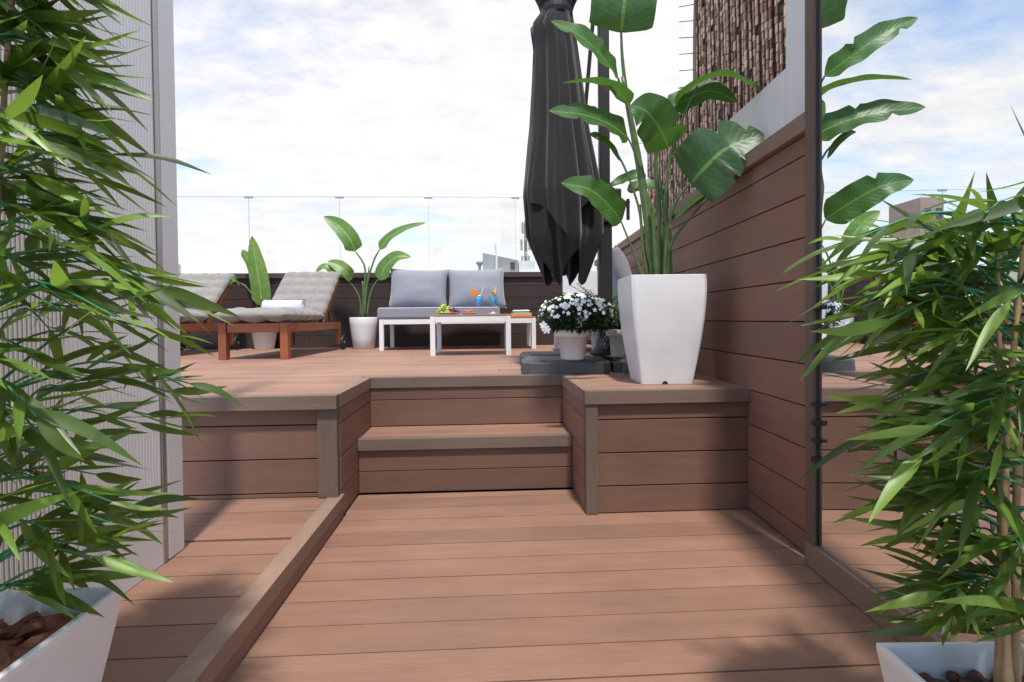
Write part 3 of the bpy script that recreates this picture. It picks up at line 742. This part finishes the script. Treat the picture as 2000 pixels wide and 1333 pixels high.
# ------------------------------------------------------------------ cantilever umbrella
UC = C(.345, 3.62); ub = thing('closed_umbrella', 'closed charcoal cantilever umbrella hanging from its dark pole', 'umbrella', (UC.x, UC.y, H), -A)
def Zp(y, Y=3.62): return .9 + (624 - y) / 1050 * Y - H
def canopy(levels, hemf, nf, amp, seed, cxo=0, zt_add=0):
    mb = MB(); n = 144; vs = []; rows = 40
    zs_ = [l[0] for l in levels]
    def interp(z):
        for (z0, l0, r0), (z1, l1, r1) in zip(levels, levels[1:]):
            if z >= z1:
                t = (z0 - z) / (z0 - z1); return l0 + (l1 - l0) * t, r0 + (r1 - r0) * t
        return levels[-1][1], levels[-1][2]
    for i in range(rows + 1):
        for k in range(n):
            th = 2 * math.pi * k / n; zb = hemf(th); z = zs_[0] + (zb - zs_[0]) * i / rows
            l, r_ = interp(z); c = (l + r_) / 2; hw = (r_ - l) / 2
            f = i / rows; fold = math.cos(nf * th + seed + .7 * math.sin(2 * th) + .4 * math.sin(f * 3)); f2 = math.cos(nf * 2.3 * th + seed * 2 + f * 2)
            rad = hw * (1 + amp * (.35 + .65 * f) * (.75 * fold + .25 * f2 - .35)); rad *= 1 + .03 * noise.noise(Vector((math.cos(th) * 2, math.sin(th) * 2, z * 2 + seed)))
            vs.append((c + cxo + rad * math.cos(th), rad * .82 * math.sin(th), z))
    mb.add(vs, [(i * n + k, i * n + (k + 1) % n, (i + 1) * n + (k + 1) % n, (i + 1) * n + k) for i in range(rows) for k in range(n)])
    return mb
def xo(px_): return (px_ - 1000) / 1050 * 3.62 - .345
lv = [(Zp(-110), xo(1040), xo(1150)), (Zp(-10), xo(1046), xo(1142)), (Zp(30), xo(1064), xo(1122)), (Zp(60), xo(1042), xo(1126)), (Zp(100), xo(1048), xo(1132)), (Zp(250), xo(1040), xo(1152)), (Zp(380), xo(1024), xo(1176)), (Zp(470), xo(1032), xo(1174)), (Zp(560), xo(1066), xo(1142))]
def hemA(th):
    a = (th / (2 * math.pi) * 4 + .62) % 1; a = a ** 1.5; tri = abs(a - .5) * 2; tri = tri * .5 + .5 * tri * tri * (3 - 2 * tri)          # 0 at the points, 1 between them
    return Zp(468 - 62 * tri)
def hemB(th):
    a = (th / (2 * math.pi) * 4 + .72) % 1; a = a ** .8; tri = abs(a - .5) * 2; tri = .5 * tri + .5 * tri * tri * (3 - 2 * tri)
    return Zp(560 - 70 * tri)
canopy(lv, hemA, 8, .16, 1.0).build('canopy', CANVAS, ub, smooth=True)
lv2 = [(z, l + .012, r_ - .012) for z, l, r_ in lv]; lv2 = [(Zp(60), xo(1056), xo(1116))] + lv2[4:]
canopy(lv2, hemB, 6, .22, 2.2).build('canopy_inner_folds', CANVAS, ub, smooth=True)
m = MB(); m.lathe((xo(1092), 0, 0), [(xo(1120) - xo(1092) - .0, Zp(40)), (xo(1122) - xo(1092), Zp(32)), (xo(1121) - xo(1092), Zp(22))], 24); m.build('tie_strap', POLEM, ub)
m = MB(); m.tube([(0, 0, Zp(540)), (0, 0, Zp(-110))], .02, 10); m.build('hub_rod', POLEM, ub)
PX = .645 - .345
m = MB(); m.lathe((PX, .10, 0), [(.0, .085), (.105, .085), (.105, .10), (.07, .135), (.062, .19), (.05, .20), (.05, .26)], 24); m.build('base_collar', POLEM, ub, smooth=True)
m = MB(); m.box(PX - .036, PX + .036, .065, .135, .2, 3.15); m.build('pole', POLEM, ub, bevel=.008)
m = MB(); m.box(PX - .045, PX + .045, .056, .144, .18, .98); m.build('pole_sleeve', POLEM, ub, bevel=.006)
m = MB(); m.bar((PX, .10, 3.12), (0.0, 0, 3.05), .06, .07); m.build('top_arm', POLEM, ub, bevel=.005)
a = at(1143, 215, 3.75); b_ = at(1167, -60, 3.75)
inv = Matrix.Rotation(A, 3, 'Z')
loc = lambda p: inv @ (p - Vector((UC.x, UC.y, H)))
m = MB(); m.tube([loc(a), loc(b_), (PX - .02, .1, 3.1)], .014, 8); m.build('strut', POLEM, ub)
m = MB(); m.box(PX - .06, PX + .065, .04, .15, .98, 1.2); m.box(PX + .03, PX + .11, .05, .10, 1.0, 1.22); m.build('crank_housing', POLEM, ub, bevel=.012)
m = MB(); m.tube([(PX + .11, .07, 1.12), (PX + .16, .04, 1.12)], .012, 8); m.tube([(PX + .15, .04, 1.14), (PX + .15, .04, 1.0)], .012, 8); m.build('crank_handle', POLEM, ub)
m = MB(); m.box(PX - .45, PX + .42, .07, .13, .002, .06); m.box(PX - .03, PX + .03, -.35, .55, .0025, .062); m.build('cross_base', POLEM, ub)
# weight tiles
def tile(x, y, label):
    o_ = C(x, y, H); t = MB(); w, d, h = .545, .40, .080
    prof = [(0, 0, .0), (0.004, 0.004, h - .016), (.03, .03, h)]
    vs = []
    for ix, iy, z in prof:
        for (a, b2, sx_, sy_) in ((0, 0, 1, 1), (w, 0, -1, 1), (w, d, -1, -1), (0, d, 1, -1)):
            cc = .05 if z < h else .045
            if (a, b2) == (0, 0): pts = [(a + ix, b2 + iy + cc), (a + ix + cc, b2 + iy)]
            elif (a, b2) == (w, 0): pts = [(a - ix - cc, b2 + iy), (a - ix, b2 + iy + cc)]
            elif (a, b2) == (w, d): pts = [(a - ix, b2 - iy - cc), (a - ix - cc, b2 - iy)]
            else: pts = [(a + ix + cc, b2 - iy), (a + ix, b2 - iy - cc)]
            vs += [(p[0], p[1], z) for p in pts]
    n = 8; fs = [(i * n + k, i * n + (k + 1) % n, (i + 1) * n + (k + 1) % n, (i + 1) * n + k) for i in range(2) for k in range(n)] + [tuple(range(16, 24))]
    t.add(vs, fs); o = t.build('umbrella_weight', TILEM, bevel=.003); o.location = o_ + Vector((0, 0, .003)); o.rotation_euler = (0, 0, -A)
    return tag(o, label, 'weight tile', 'dark grey weight tiles of the umbrella base')
tile(.055, 3.215, 'front left dark grey weight slab, under the pot of white flowers')
tile(.665, 3.225, 'front right dark grey weight slab, close behind the big white planter')
tile(.055, 3.80, 'rear left dark grey weight slab behind the flower pot')
tile(.665, 3.80, 'rear right dark grey weight slab behind the umbrella pole')

# ------------------------------------------------------------------ pots with plants
def conepot(parent, rt, rb, h, rim=True, mat=WHITEPOT, soil=True):
    m = MB()
    if rim: pr = [(0, .002), (rb, .0), (rb + .006, .01), (rt - .012, h * .74), (rt + .004, h * .75), (rt + .010, h * .78), (rt + .013, h - .006), (rt + .008, h), (rt - .004, h), (rt - .010, h * .8), (0, h * .79)]
    else: pr = [(0, .002), (rb, 0), (rb + .008, .008), (rb + (rt - rb) * .55, h * .35), (rt - .004, h * .75), (rt, h - .006), (rt - .004, h), (rt - .012, h), (rt - .016, h * .86), (0, h * .85)]
    m.lathe((0, 0, 0), pr, 48); p = m.build('pot', mat, parent, smooth=True, bevel=.0)
    m = MB(); m.lathe((0, 0, 0), [(rt - .014, h * .88), (rt * .6, h * .91), (0, h * .93)], 24); m.build('soil', SOIL, parent, smooth=True)
    return p
def stemtube(par, pts, r0, r1, mat=BIGSTEM, n=16):
    ps = bez(pts, n); m = MB(); m.tube(ps, [r0 + (r1 - r0) * i / n for i in range(n + 1)], 8); m.build('stem', mat, par, smooth=True)
def oneleaf(par, path, width, nrm, mat=BIGLEAF, **k):
    m = MB(); blade(m, path, width, nrm, **k)
    o = m.build('leaf', mat, par, smooth=True); return o
def local(t, P): return P - t.location
# big white planter and its plant
PB = C(.775, 2.815, H)
bp = thing('potted_banana_plant', 'tall banana like plant in a big square white planter on the raised deck corner', 'potted plant', PB, 0)
def sqpot(parent, prof, cut, mat, name='planter', rot=-A, inner=None):
    """prof: (half width, z, chamfer)"""
    m = MB(); vs = []
    for hw, z, c in prof:
        for (sx_, sy_) in ((-1, -1), (1, -1), (1, 1), (-1, 1)):
            p1 = (sx_ * hw, sy_ * (hw - c)); p2 = (sx_ * (hw - c), sy_ * hw)
            pts = [p1, p2] if sx_ * sy_ > 0 else [p2, p1]
            for p in pts: vs.append(Matrix.Rotation(rot, 3, 'Z') @ Vector((p[0], p[1], z)))
    n = 8; k_ = len(prof)
    fs = [(i * n + k, i * n + (k + 1) % n, (i + 1) * n + (k + 1) % n, (i + 1) * n + k) for i in range(k_ - 1) for k in range(n)]
    fs += [tuple(reversed(range(8))), tuple(range((k_ - 1) * n, k_ * n))]
    m.add(vs, fs); o = m.build(name, mat, parent, smooth=False, bevel=.004); return o
prof = []
for i in range(13):
    t = i / 12; z = t * .545; hw = .128 + .059 * math.sin(min(1, t / .98) * math.pi / 2); prof.append((hw, z, .004 + .014 * t))
prof += [(.175, .545, .018), (.170, .50, .018)]
pl = sqpot(bp, prof, 0, WHITEP)
m = MB(); m.tube([Matrix.Rotation(-A, 3, 'Z') @ Vector((-.012, -.1345, .003)), Matrix.Rotation(-A, 3, 'Z') @ Vector((-.012, -.12, .003))], .014, 16); m.build('drain_notch', BLACKM, bp)
m = MB(); m.lathe((0, 0, .502), [(.155, 0), (.1, .01), (0, .012)], 24, sq=5); m.build('soil', SOIL, bp, smooth=True)
def T(x, y, Y=2.8): return local(bp, at(x, y, Y))
vd = (EYE - PB).normalized(); UPV = Vector((0, 0, 1))
base = lambda x, Y=2.82: T(x, 556, Y)
# trunk and stems
stemtube(bp, [base(1283, 2.80), T(1268, 450, 2.80), T(1248, 320, 2.80), T(1228, 215, 2.80), T(1216, 150, 2.80)], .030, .010)
stemtube(bp, [T(1226, 205, 2.8), T(1216, 120, 2.8), T(1213, 62, 2.8)], .012, .006)
stemtube(bp, [base(1292, 2.86), T(1288, 420, 2.86), T(1281, 320, 2.84), T(1290, 255, 2.8), T(1318, 205, 2.75)], .018, .005)
stemtube(bp, [base(1300, 2.80), T(1300, 430, 2.78), T(1305, 330, 2.75), T(1330, 240, 2.72), T(1362, 168, 2.70)], .013, .004)
stemtube(bp, [base(1297, 2.72), T(1302, 470, 2.70), T(1318, 400, 2.66), T(1350, 355, 2.62)], .009, .005)
stemtube(bp, [base(1302, 2.78), T(1310, 480, 2.76), T(1345, 430, 2.74), T(1392, 375, 2.72)], .009, .004)
stemtube(bp, [base(1266, 2.78), T(1255, 480, 2.76), T(1246, 400, 2.76), T(1205, 300, 2.74), T(1150, 262, 2.74)], .009, .004)
stemtube(bp, [base(1262, 2.76), T(1236, 490, 2.74), T(1212, 430, 2.72)], .007, .004)
stemtube(bp, [T(1250, 330, 2.78), T(1236, 290, 2.76), T(1222, 262, 2.76)], .006, .004)
stemtube(bp, [T(1222, 200, 2.78), T(1214, 175, 2.76), T(1207, 152, 2.74)], .007, .005)
stemtube(bp, [base(1276, 2.92), T(1266, 450, 2.95), T(1262, 380, 2.98)], .012, .006)
stemtube(bp, [base(1272, 2.95), T(1258, 480, 3.0), T(1250, 400, 3.02)], .008, .005)
stemtube(bp, [base(1305, 2.84), T(1302, 480, 2.9), T(1290, 350, 2.95)], .010, .005)
stemtube(bp, [base(1284, 2.75), T(1278, 470, 2.74), T(1274, 390, 2.74)], .016, .008)
stemtube(bp, [base(1312, 2.82), T(1310, 500, 2.82), T(1309, 440, 2.84)], .009, .005)
K = vd * 1.0
oneleaf(bp, [T(1213, 64, 2.8), T(1218, 20, 2.75), T(1226, -50, 2.75), T(1228, -120, 2.85)], .33, K + UPV * .2, fold=.18, r=.6)
oneleaf(bp, [T(1207, 153, 2.74), T(1180, 115, 2.66), T(1135, 72, 2.60), T(1076, 42, 2.58)], .135, K + UPV * .5, fold=.25, r=.9, splits={9: 1, 17: -1}, wave=.10)
oneleaf(bp, [T(1228, 205, 2.78), T(1205, 178, 2.7), T(1160, 162, 2.62), T(1098, 163, 2.55)], .10, UPV + K * .12, fold=.3, r=.6)
oneleaf(bp, [T(1226, 270, 2.76), T(1190, 243, 2.68), T(1140, 225, 2.6), T(1072, 217, 2.55)], .155, K + UPV * .35, fold=.2, splits={10: 1, 16: -1}, r=.3, wave=.09)
oneleaf(bp, [T(1306, 288, 2.78), T(1288, 250, 2.70), T(1262, 218, 2.66), T(1232, 205, 2.66)], .215, K + Vector((-.2, 0, .1)), fold=.15, r=.85, splits={6: 1, 14: -1}, wave=.07)
oneleaf(bp, [T(1318, 206, 2.75), T(1350, 172, 2.7), T(1410, 148, 2.66), T(1462, 165, 2.62), T(1510, 200, 2.6)], .12, UPV + K * .30, fold=.35, r=.35)
oneleaf(bp, [T(1306, 214, 2.78), T(1340, 195, 2.76), T(1390, 178, 2.72), T(1440, 200, 2.70)], .145, K + UPV * .35, fold=.12, r=.2)
oneleaf(bp, [T(1350, 358, 2.62), T(1375, 330, 2.56), T(1420, 290, 2.52), T(1492, 262, 2.5)], .33, K + Vector((.1, 0, .25)), fold=.16, splits={12: 1, 16: -1, 17: 1, 21: -1}, r=.12, n=24)
oneleaf(bp, [T(1214, 432, 2.72), T(1185, 398, 2.64), T(1150, 370, 2.58), T(1096, 358, 2.55)], .155, K + UPV * .3, fold=.22, r=.8, splits={14: 1}, wave=.10)
oneleaf(bp, [T(1262, 345, 2.95), T(1240, 343, 2.95), T(1215, 352, 3.0), T(1188, 365, 3.0)], .075, K + UPV * .4, fold=.2, r=.6)
oneleaf(bp, [T(1225, 372, 3.02), T(1245, 366, 3.0), T(1270, 362, 3.0), T(1300, 368, 3.0)], .10, K + UPV * .7, fold=.2, r=.3)
oneleaf(bp, [T(1305, 312, 2.68), T(1325, 300, 2.66), T(1345, 292, 2.66), T(1368, 290, 2.66)], .05, UPV + K * .2, fold=.2, r=.9)
oneleaf(bp, [T(1318, 430, 2.74), T(1345, 405, 2.72), T(1370, 385, 2.7), T(1398, 366, 2.68)], .045, K + UPV * 1.2, fold=.5, r=.3)
oneleaf(bp, [T(1150, 262, 2.74), T(1172, 270, 2.72), T(1195, 290, 2.72), T(1210, 315, 2.72)], .04, K + UPV * .9, fold=.5, r=.3)

# two far banana plants in round pots
def farplant(pp_, label, stems, leaves, rt, rb, h, rim):
    t = thing('potted_banana_plant', label, 'potted plant', pp_, 0, 'banana plants by the far parapet'); conepot(t, rt, rb, h, rim)
    for pts, r0 in stems: stemtube(t, [local(t, at(*p)) for p in pts], r0, r0 * .5, BIGSTEM, 10)
    for pts, w, nr, rr in leaves: oneleaf(t, [local(t, at(*p)) for p in pts], w, nr, FARLEAF, r=rr, n=16)
    return t
pa = atz(711, 681, H); q = 6.45
CF = (EYE - pa).normalized()
farplant(pa, 'young banana plant in a plain white pot between lounger and sofa',
    [([(706, 622, q), (712, 560, q), (712, 520, q), (693, 490, q - .05)], .016), ([(712, 622, q), (716, 560, q), (730, 510, q), (742, 487, q)], .016), ([(704, 622, q), (703, 585, q), (690, 560, q), (676, 545, q)], .012),
     ([(716, 622, q), (722, 580, q), (732, 555, q), (745, 540, q)], .012), ([(710, 622, q), (718, 545, q), (721, 520, q)], .012), ([(708, 622, q), (710, 585, q), (708, 550, q)], .022)],
    [([(693, 491, q - .05), (684, 468, q - .1), (662, 442, q - .1), (632, 423, q - .1)], .21, CF + UPV * .2, .2), ([(742, 488, q), (758, 466, q), (790, 447, q), (833, 435, q)], .12, CF + UPV * .8, .1),
     ([(688, 545, q), (675, 530, q - .1), (658, 518, q - .1), (640, 511, q - .1)], .16, CF + UPV * .4, .7), ([(655, 541, q - .1), (642, 524, q - .1), (630, 522, q - .1), (617, 532, q - .1)], .10, CF + UPV * .8, .5),
     ([(742, 548, q), (752, 522, q), (775, 502, q), (803, 503, q)], .17, CF + UPV * .5, .3)], .165, .115, .375, False)
pb = atz(517, 682, H); q = 6.6
farplant(pb, 'banana plant with one upright folded leaf in a rimmed white pot behind the lounger',
    [([(514, 645, q), (512, 610, q), (510, 580, q)], .03), ([(510, 645, q), (500, 590, q), (480, 560, q), (465, 552, q)], .012)],
    [([(511, 598, q), (508, 560, q), (500, 515, q), (492, 461, q)], .22, CF + Vector((.4, 0, 0)), .95), ([(500, 545, q), (490, 515, q), (480, 500, q), (474, 488, q)], .12, CF + UPV, .05),
     ([(466, 553, q), (450, 545, q - .2), (432, 560, q - .35), (415, 598, q - .4)], .15, CF + UPV * .3, .6)], .170, .105, .365, True)

# impatiens on the weight tile
pi_ = atz(1122, 704, H + .083); ip = thing('potted_impatiens', 'white flowering impatiens in a rimmed white pot on the umbrella base', 'potted plant', (pi_.x, pi_.y + .06, pi_.z))
conepot(ip, .102, .068, .185, True)
def lump(u, sx_, sy_, sz_): return Vector((u[0] * sx_, u[1] * sy_, u[2] * sz_))
def rdir(zmin=-.3):
    while True:
        v = Vector((random.uniform(-1, 1), random.uniform(-1, 1), random.uniform(zmin, 1)))
        if .2 < v.length < 1: return v
m = MB()
for i in range(2600):
    u = rdir(-.55); c = lump(u, .235, .19, .125) + Vector((.03, 0, .258)); d = (u + Vector((random.uniform(-.6, .6), random.uniform(-.6, .6), random.uniform(-.3, .7)))).normalized(); l = random.uniform(.022, .042)
    blade(m, [c, c + d * l * .5, c + d * l - Vector((0, 0, .006))], l * .5, (random.uniform(-.5, .5), -.5, 1), n=4, m=2, kind='l', r=random.random())
m.build('foliage', DARKLEAF, ip, smooth=True)
m = MB()
def flower(mb, c, nr, s):
    nr = nr.normalized(); x = nr.orthogonal().normalized(); y = nr.cross(x)
    for k in range(5):
        a = k * 1.2566 + random.random() * .2; d = x * math.cos(a) + y * math.sin(a); e = nr.cross(d)
        mb.add([c, c + d * s * .5 + e * s * .36 + nr * s * .12, c + d * s + e * s * .18 + nr * s * .05, c + d * s - e * s * .18 + nr * s * .05, c + d * s * .5 - e * s * .36 + nr * s * .12], [(0, 1, 2, 3, 4)])
for i in range(150):
    u = Vector((random.gauss(0, .6), random.gauss(-.25, .6), abs(random.gauss(.55, .35)) - .1)); u.normalize()
    if u.z < -.05: continue
    c = lump(u, .235, .20, .13) * random.uniform(.93, 1.06) + Vector((.02, 0, .268)); flower(m, c, u + Vector((0, -.5, .2)), random.uniform(.009, .017))
for (dx, dz, s_) in ((-.185, .20, .026), (-.175, .185, .024), (-.195, .215, .024), (.03, .24, .03), (.02, .215, .026)): flower(m, Vector((dx, -.13, dz)), Vector((-.2, -1, .2)), s_)
m.build('blossoms', PETAL, ip)

# fern and other pots behind the planter
def fern(loc, label, spread, height, n, mat, rt=.09, kind='fern', up_=.5):
    t = thing('potted_fern', label, 'potted plant', loc); conepot(t, rt, rt * .7, .18, True); m = MB()
    for i in range(n):
        a = random.random() * 6.28; el = random.uniform(.5, 1.35); L_ = height * random.uniform(.7, 1.1); d = Vector((math.cos(a) * math.cos(el), math.sin(a) * math.cos(el), math.sin(el)))
        p = [Vector((0, 0, .16)), Vector((0, 0, .16)) + d * L_ * .5, Vector((0, 0, .16)) + d * L_ * .9 + Vector((math.cos(a), math.sin(a), -.6)) * L_ * .22]
        pts = bez(p, 14); m.tube(pts, .0018, 4, .2)
        for j in range(2, 15):
            pp2 = pts[j]; dd = (pts[j] - pts[j - 1]).normalized(); sd = dd.cross(UPV).normalized(); l = .055 * math.sin(math.pi * (j / 15) ** .7) + .012
            for s in (-1, 1):
                e = pp2 + (sd * s + dd * .35).normalized() * l; blade(m, [pp2, (pp2 + e) / 2 + UPV * .003, e - UPV * .006], .014, UPV, n=4, m=2, kind='l')
    m.build('foliage', mat, t, smooth=True)
    return t
f1 = C(.66, 3.98, H + .083); fern(f1, 'leafy green fern in a white pot right behind the umbrella pole', .3, .46, 46, FERNLEAF)
f2 = at(1213, 700, 3.48); fern(Vector((f2.x, f2.y, H + .083)), 'low green plant in a white rimmed pot half hidden by the big planter', .2, .24, 22, FERNLEAF, .085)

# ------------------------------------------------------------------ artificial bamboo in the foreground
def taperpot(parent, ht, hb, h, mat=WHITEP):
    m = MB(); vs = []; rt = .012
    prof = [(hb, 0), (ht, h - .012), (ht, h), (ht - rt, h), (hb + (ht - hb) * .55 - rt, h * .55)]
    for hw, z in prof:
        for sx_, sy_ in ((-1, -1), (1, -1), (1, 1), (-1, 1)): vs.append((sx_ * hw, sy_ * hw, z))
    n = 4; k_ = len(prof); fs = [(i * n + k, i * n + (k + 1) % n, (i + 1) * n + (k + 1) % n, (i + 1) * n + k) for i in range(k_ - 1) for k in range(n)] + [(3, 2, 1, 0)] + [tuple(range((k_ - 1) * n, k_ * n))]
    m.add(vs, fs); return m.build('planter', mat, parent, bevel=.003)
def bamboo(label, loc, rfun, z0, z1, nb, seed, ok, leafm, rz, azbias, chips, ht=.15, lean=(0, 0)):
    random.seed(seed); t = thing('potted_bamboo', label, 'potted plant', loc, 0, 'artificial bamboo plants in white planters')
    p = taperpot(t, ht, ht * .68, .285); p.rotation_euler = (0, 0, rz)
    m = MB()
    for i in range(150 if chips == 'bark' else 330):
        x, y = random.uniform(-1, 1) * ht * (.66 if chips == 'bark' else .76), random.uniform(-1, 1) * ht * (.66 if chips == 'bark' else .76); z = .215 + random.uniform(0, .03)
        if chips == 'bark':
            M_ = Matrix.Translation((x, y, z + .01)) @ Matrix.Rotation(random.random() * 6.28, 4, 'Z') @ Matrix.Rotation(random.uniform(-.7, .7), 4, 'X') @ Matrix.Rotation(random.uniform(-.5, .5), 4, 'Y')
            l, w, h = random.uniform(.02, .042), random.uniform(.010, .020), random.uniform(.003, .008)
            vs = [M_ @ Vector((a * l * random.uniform(.6, 1), b * w * random.uniform(.6, 1), c * h)) for c in (-1, 1) for a, b in ((-1, -.6), (0, -1), (1, -.5), (1, .6), (0, 1), (-1, .5))]
            m.add(vs, [tuple(range(5, -1, -1)), tuple(range(6, 12))] + [(k, (k + 1) % 6, 6 + (k + 1) % 6, 6 + k) for k in range(6)])
        else: m.blob((x, y, z), random.uniform(.009, .013), random.uniform(.009, .012), random.uniform(.008, .011), n=8, m=6, wob=.12)
    m.build('bark_chips' if chips == 'bark' else 'clay_pebbles', BARK if chips == 'bark' else CLAY, t, smooth=chips != 'bark', kind='stuff')
    m = MB(); m.box(-ht * .80, ht * .80, -ht * .80, ht * .80, .19, .214); o = m.build('soil', SOIL, t); o.rotation_euler = (0, 0, rz)
    canes = []
    for i in range(4):
        a = i * 1.57 + .6; r0 = .02; b0 = Vector((math.cos(a) * r0, math.sin(a) * r0, .16)); tp_ = Vector((math.cos(a) * r0 * 2.2 + lean[0] * (1 + .2 * i), math.sin(a) * r0 * 2 + lean[1], z1 * random.uniform(.9, 1.0)))
        md = b0.lerp(tp_, .5) + Vector((random.uniform(-.02, .02), random.uniform(-.02, .02), 0)); ps = bez([b0, md, tp_], 30); canes.append(ps)
        m = MB(); m.tube(ps, [.0070 + (.0018 if k % 5 == 0 else 0) - .004 * k / 30 for k in range(31)], 10); m.build('cane', CANE, t, smooth=True)
    tw = MB(); lf = MB(); Lc = Vector(loc)
    for i in range(nb):
        ps = random.choice(canes); f = (i + random.random()) / nb; zc = z0 + (z1 - z0) * f; k = min(29, max(0, int((zc - .16) / (ps[-1].z - .16) * 30))); s = ps[k].copy()
        az_ = random.gauss(azbias, 1.1) if random.random() < .7 else random.random() * 6.283
        R_ = rfun(zc) * (random.uniform(.2, .9) if random.random() < .55 else random.uniform(.75, 1.0)); d = Vector((math.cos(az_), math.sin(az_), 0)); rise = random.uniform(.05, .5) * R_
        e = s + d * R_ + Vector((0, 0, rise - .22 * R_)); mid = s + d * R_ * .5 + Vector((0, 0, rise * .75))
        if not ok(Lc + e): continue
        tp2 = bez([s, mid, e], 10); tw.tube(tp2, [.0028 - .0014 * q_ / 10 for q_ in range(11)], 5)
        nn = random.randint(4, 8)
        for j in range(nn):
            u = .45 + .55 * j / (nn - 1); idx = min(9, int(u * 10)); b = tp2[idx].lerp(tp2[idx + 1], u * 10 - idx) if idx < 10 else tp2[10]
            td = (tp2[min(10, idx + 1)] - tp2[max(0, idx - 1)]).normalized(); side = (-1) ** j; sd = td.cross(UPV).normalized() * side
            spread = random.uniform(.2, 1.25) if j < nn - 1 else random.uniform(-.1, .1)
            dl = (td * math.cos(spread) + sd * math.sin(spread) + Vector((0, 0, random.gauss(-.03, .34)))).normalized(); l = random.uniform(.085, .170); w = l * random.uniform(.10, .15)
            droop = random.uniform(-.10, .15) * l; c1 = b + dl * l * .5 + Vector((0, 0, droop * .12)); c2_ = b + dl * l * .97 - Vector((0, 0, droop))
            if not (ok(Lc + c1) and ok(Lc + c2_)): continue
            nv = UPV + Vector((random.gauss(0, .7), random.gauss(-.5, .8), 0))
            rr = random.random() * .30 if random.random() < .66 else random.uniform(.5, 1)
            blade(lf, [b, c1, c2_], w, nv, n=8, m=2, fold=.22, kind='l', r=rr, wave=0, twist=random.gauss(0, .3))
    tw.build('twigs', TWIG, t, smooth=True); lf.build('foliage', leafm, t, smooth=True)
    return t
def CX(p): return inv @ (p - Vector((0, 0, 0)))
def okL(p):
    c = CX(p); return p.x > -1.045 and c.y > .58 and p.z > .33 + max(0, .9 - c.y) * .5 and not (c.y < .6 and c.x > -.45)
def okR(p):
    c = CX(p); return c.x < 1.045 and c.y > .56 and p.z > .30 + max(0, .95 - c.y) * .6 and p.z < 1.5
def rL(z):
    pts = [(0, .10), (.28, .14), (.45, .22), (.7, .35), (.95, .26), (1.1, .17), (1.3, .09), (1.7, .06)]
    for (a, ra), (b, rb) in zip(pts, pts[1:]):
        if z <= b: return ra + (rb - ra) * (z - a) / (b - a)
    return .2
def rR(z):
    pts = [(0, .10), (.4, .12), (.6, .17), (.75, .22), (.9, .24), (1.1, .25), (1.3, .2)]
    for (a, ra), (b, rb) in zip(pts, pts[1:]):
        if z <= b: return ra + (rb - ra) * (z - a) / (b - a)
    return .2
lp = C(-.893, .88, .107)
bamboo('tall bright green bamboo in the left planter with bark chips, before the ribbed panel', lp, rL, .36, 1.62, 185, 5, okL, BAMLEAF, 0, .25, 'bark', .145, lean=(.05, .0))
rp = C(.812, .865, .002)
bamboo('shorter dark green bamboo in the right planter with clay pebbles, before the mirror', rp, rR, .38, 1.12, 150, 23, okR, BAMLEAFR, -A, 2.75, 'clay', .135, lean=(.02, .0))
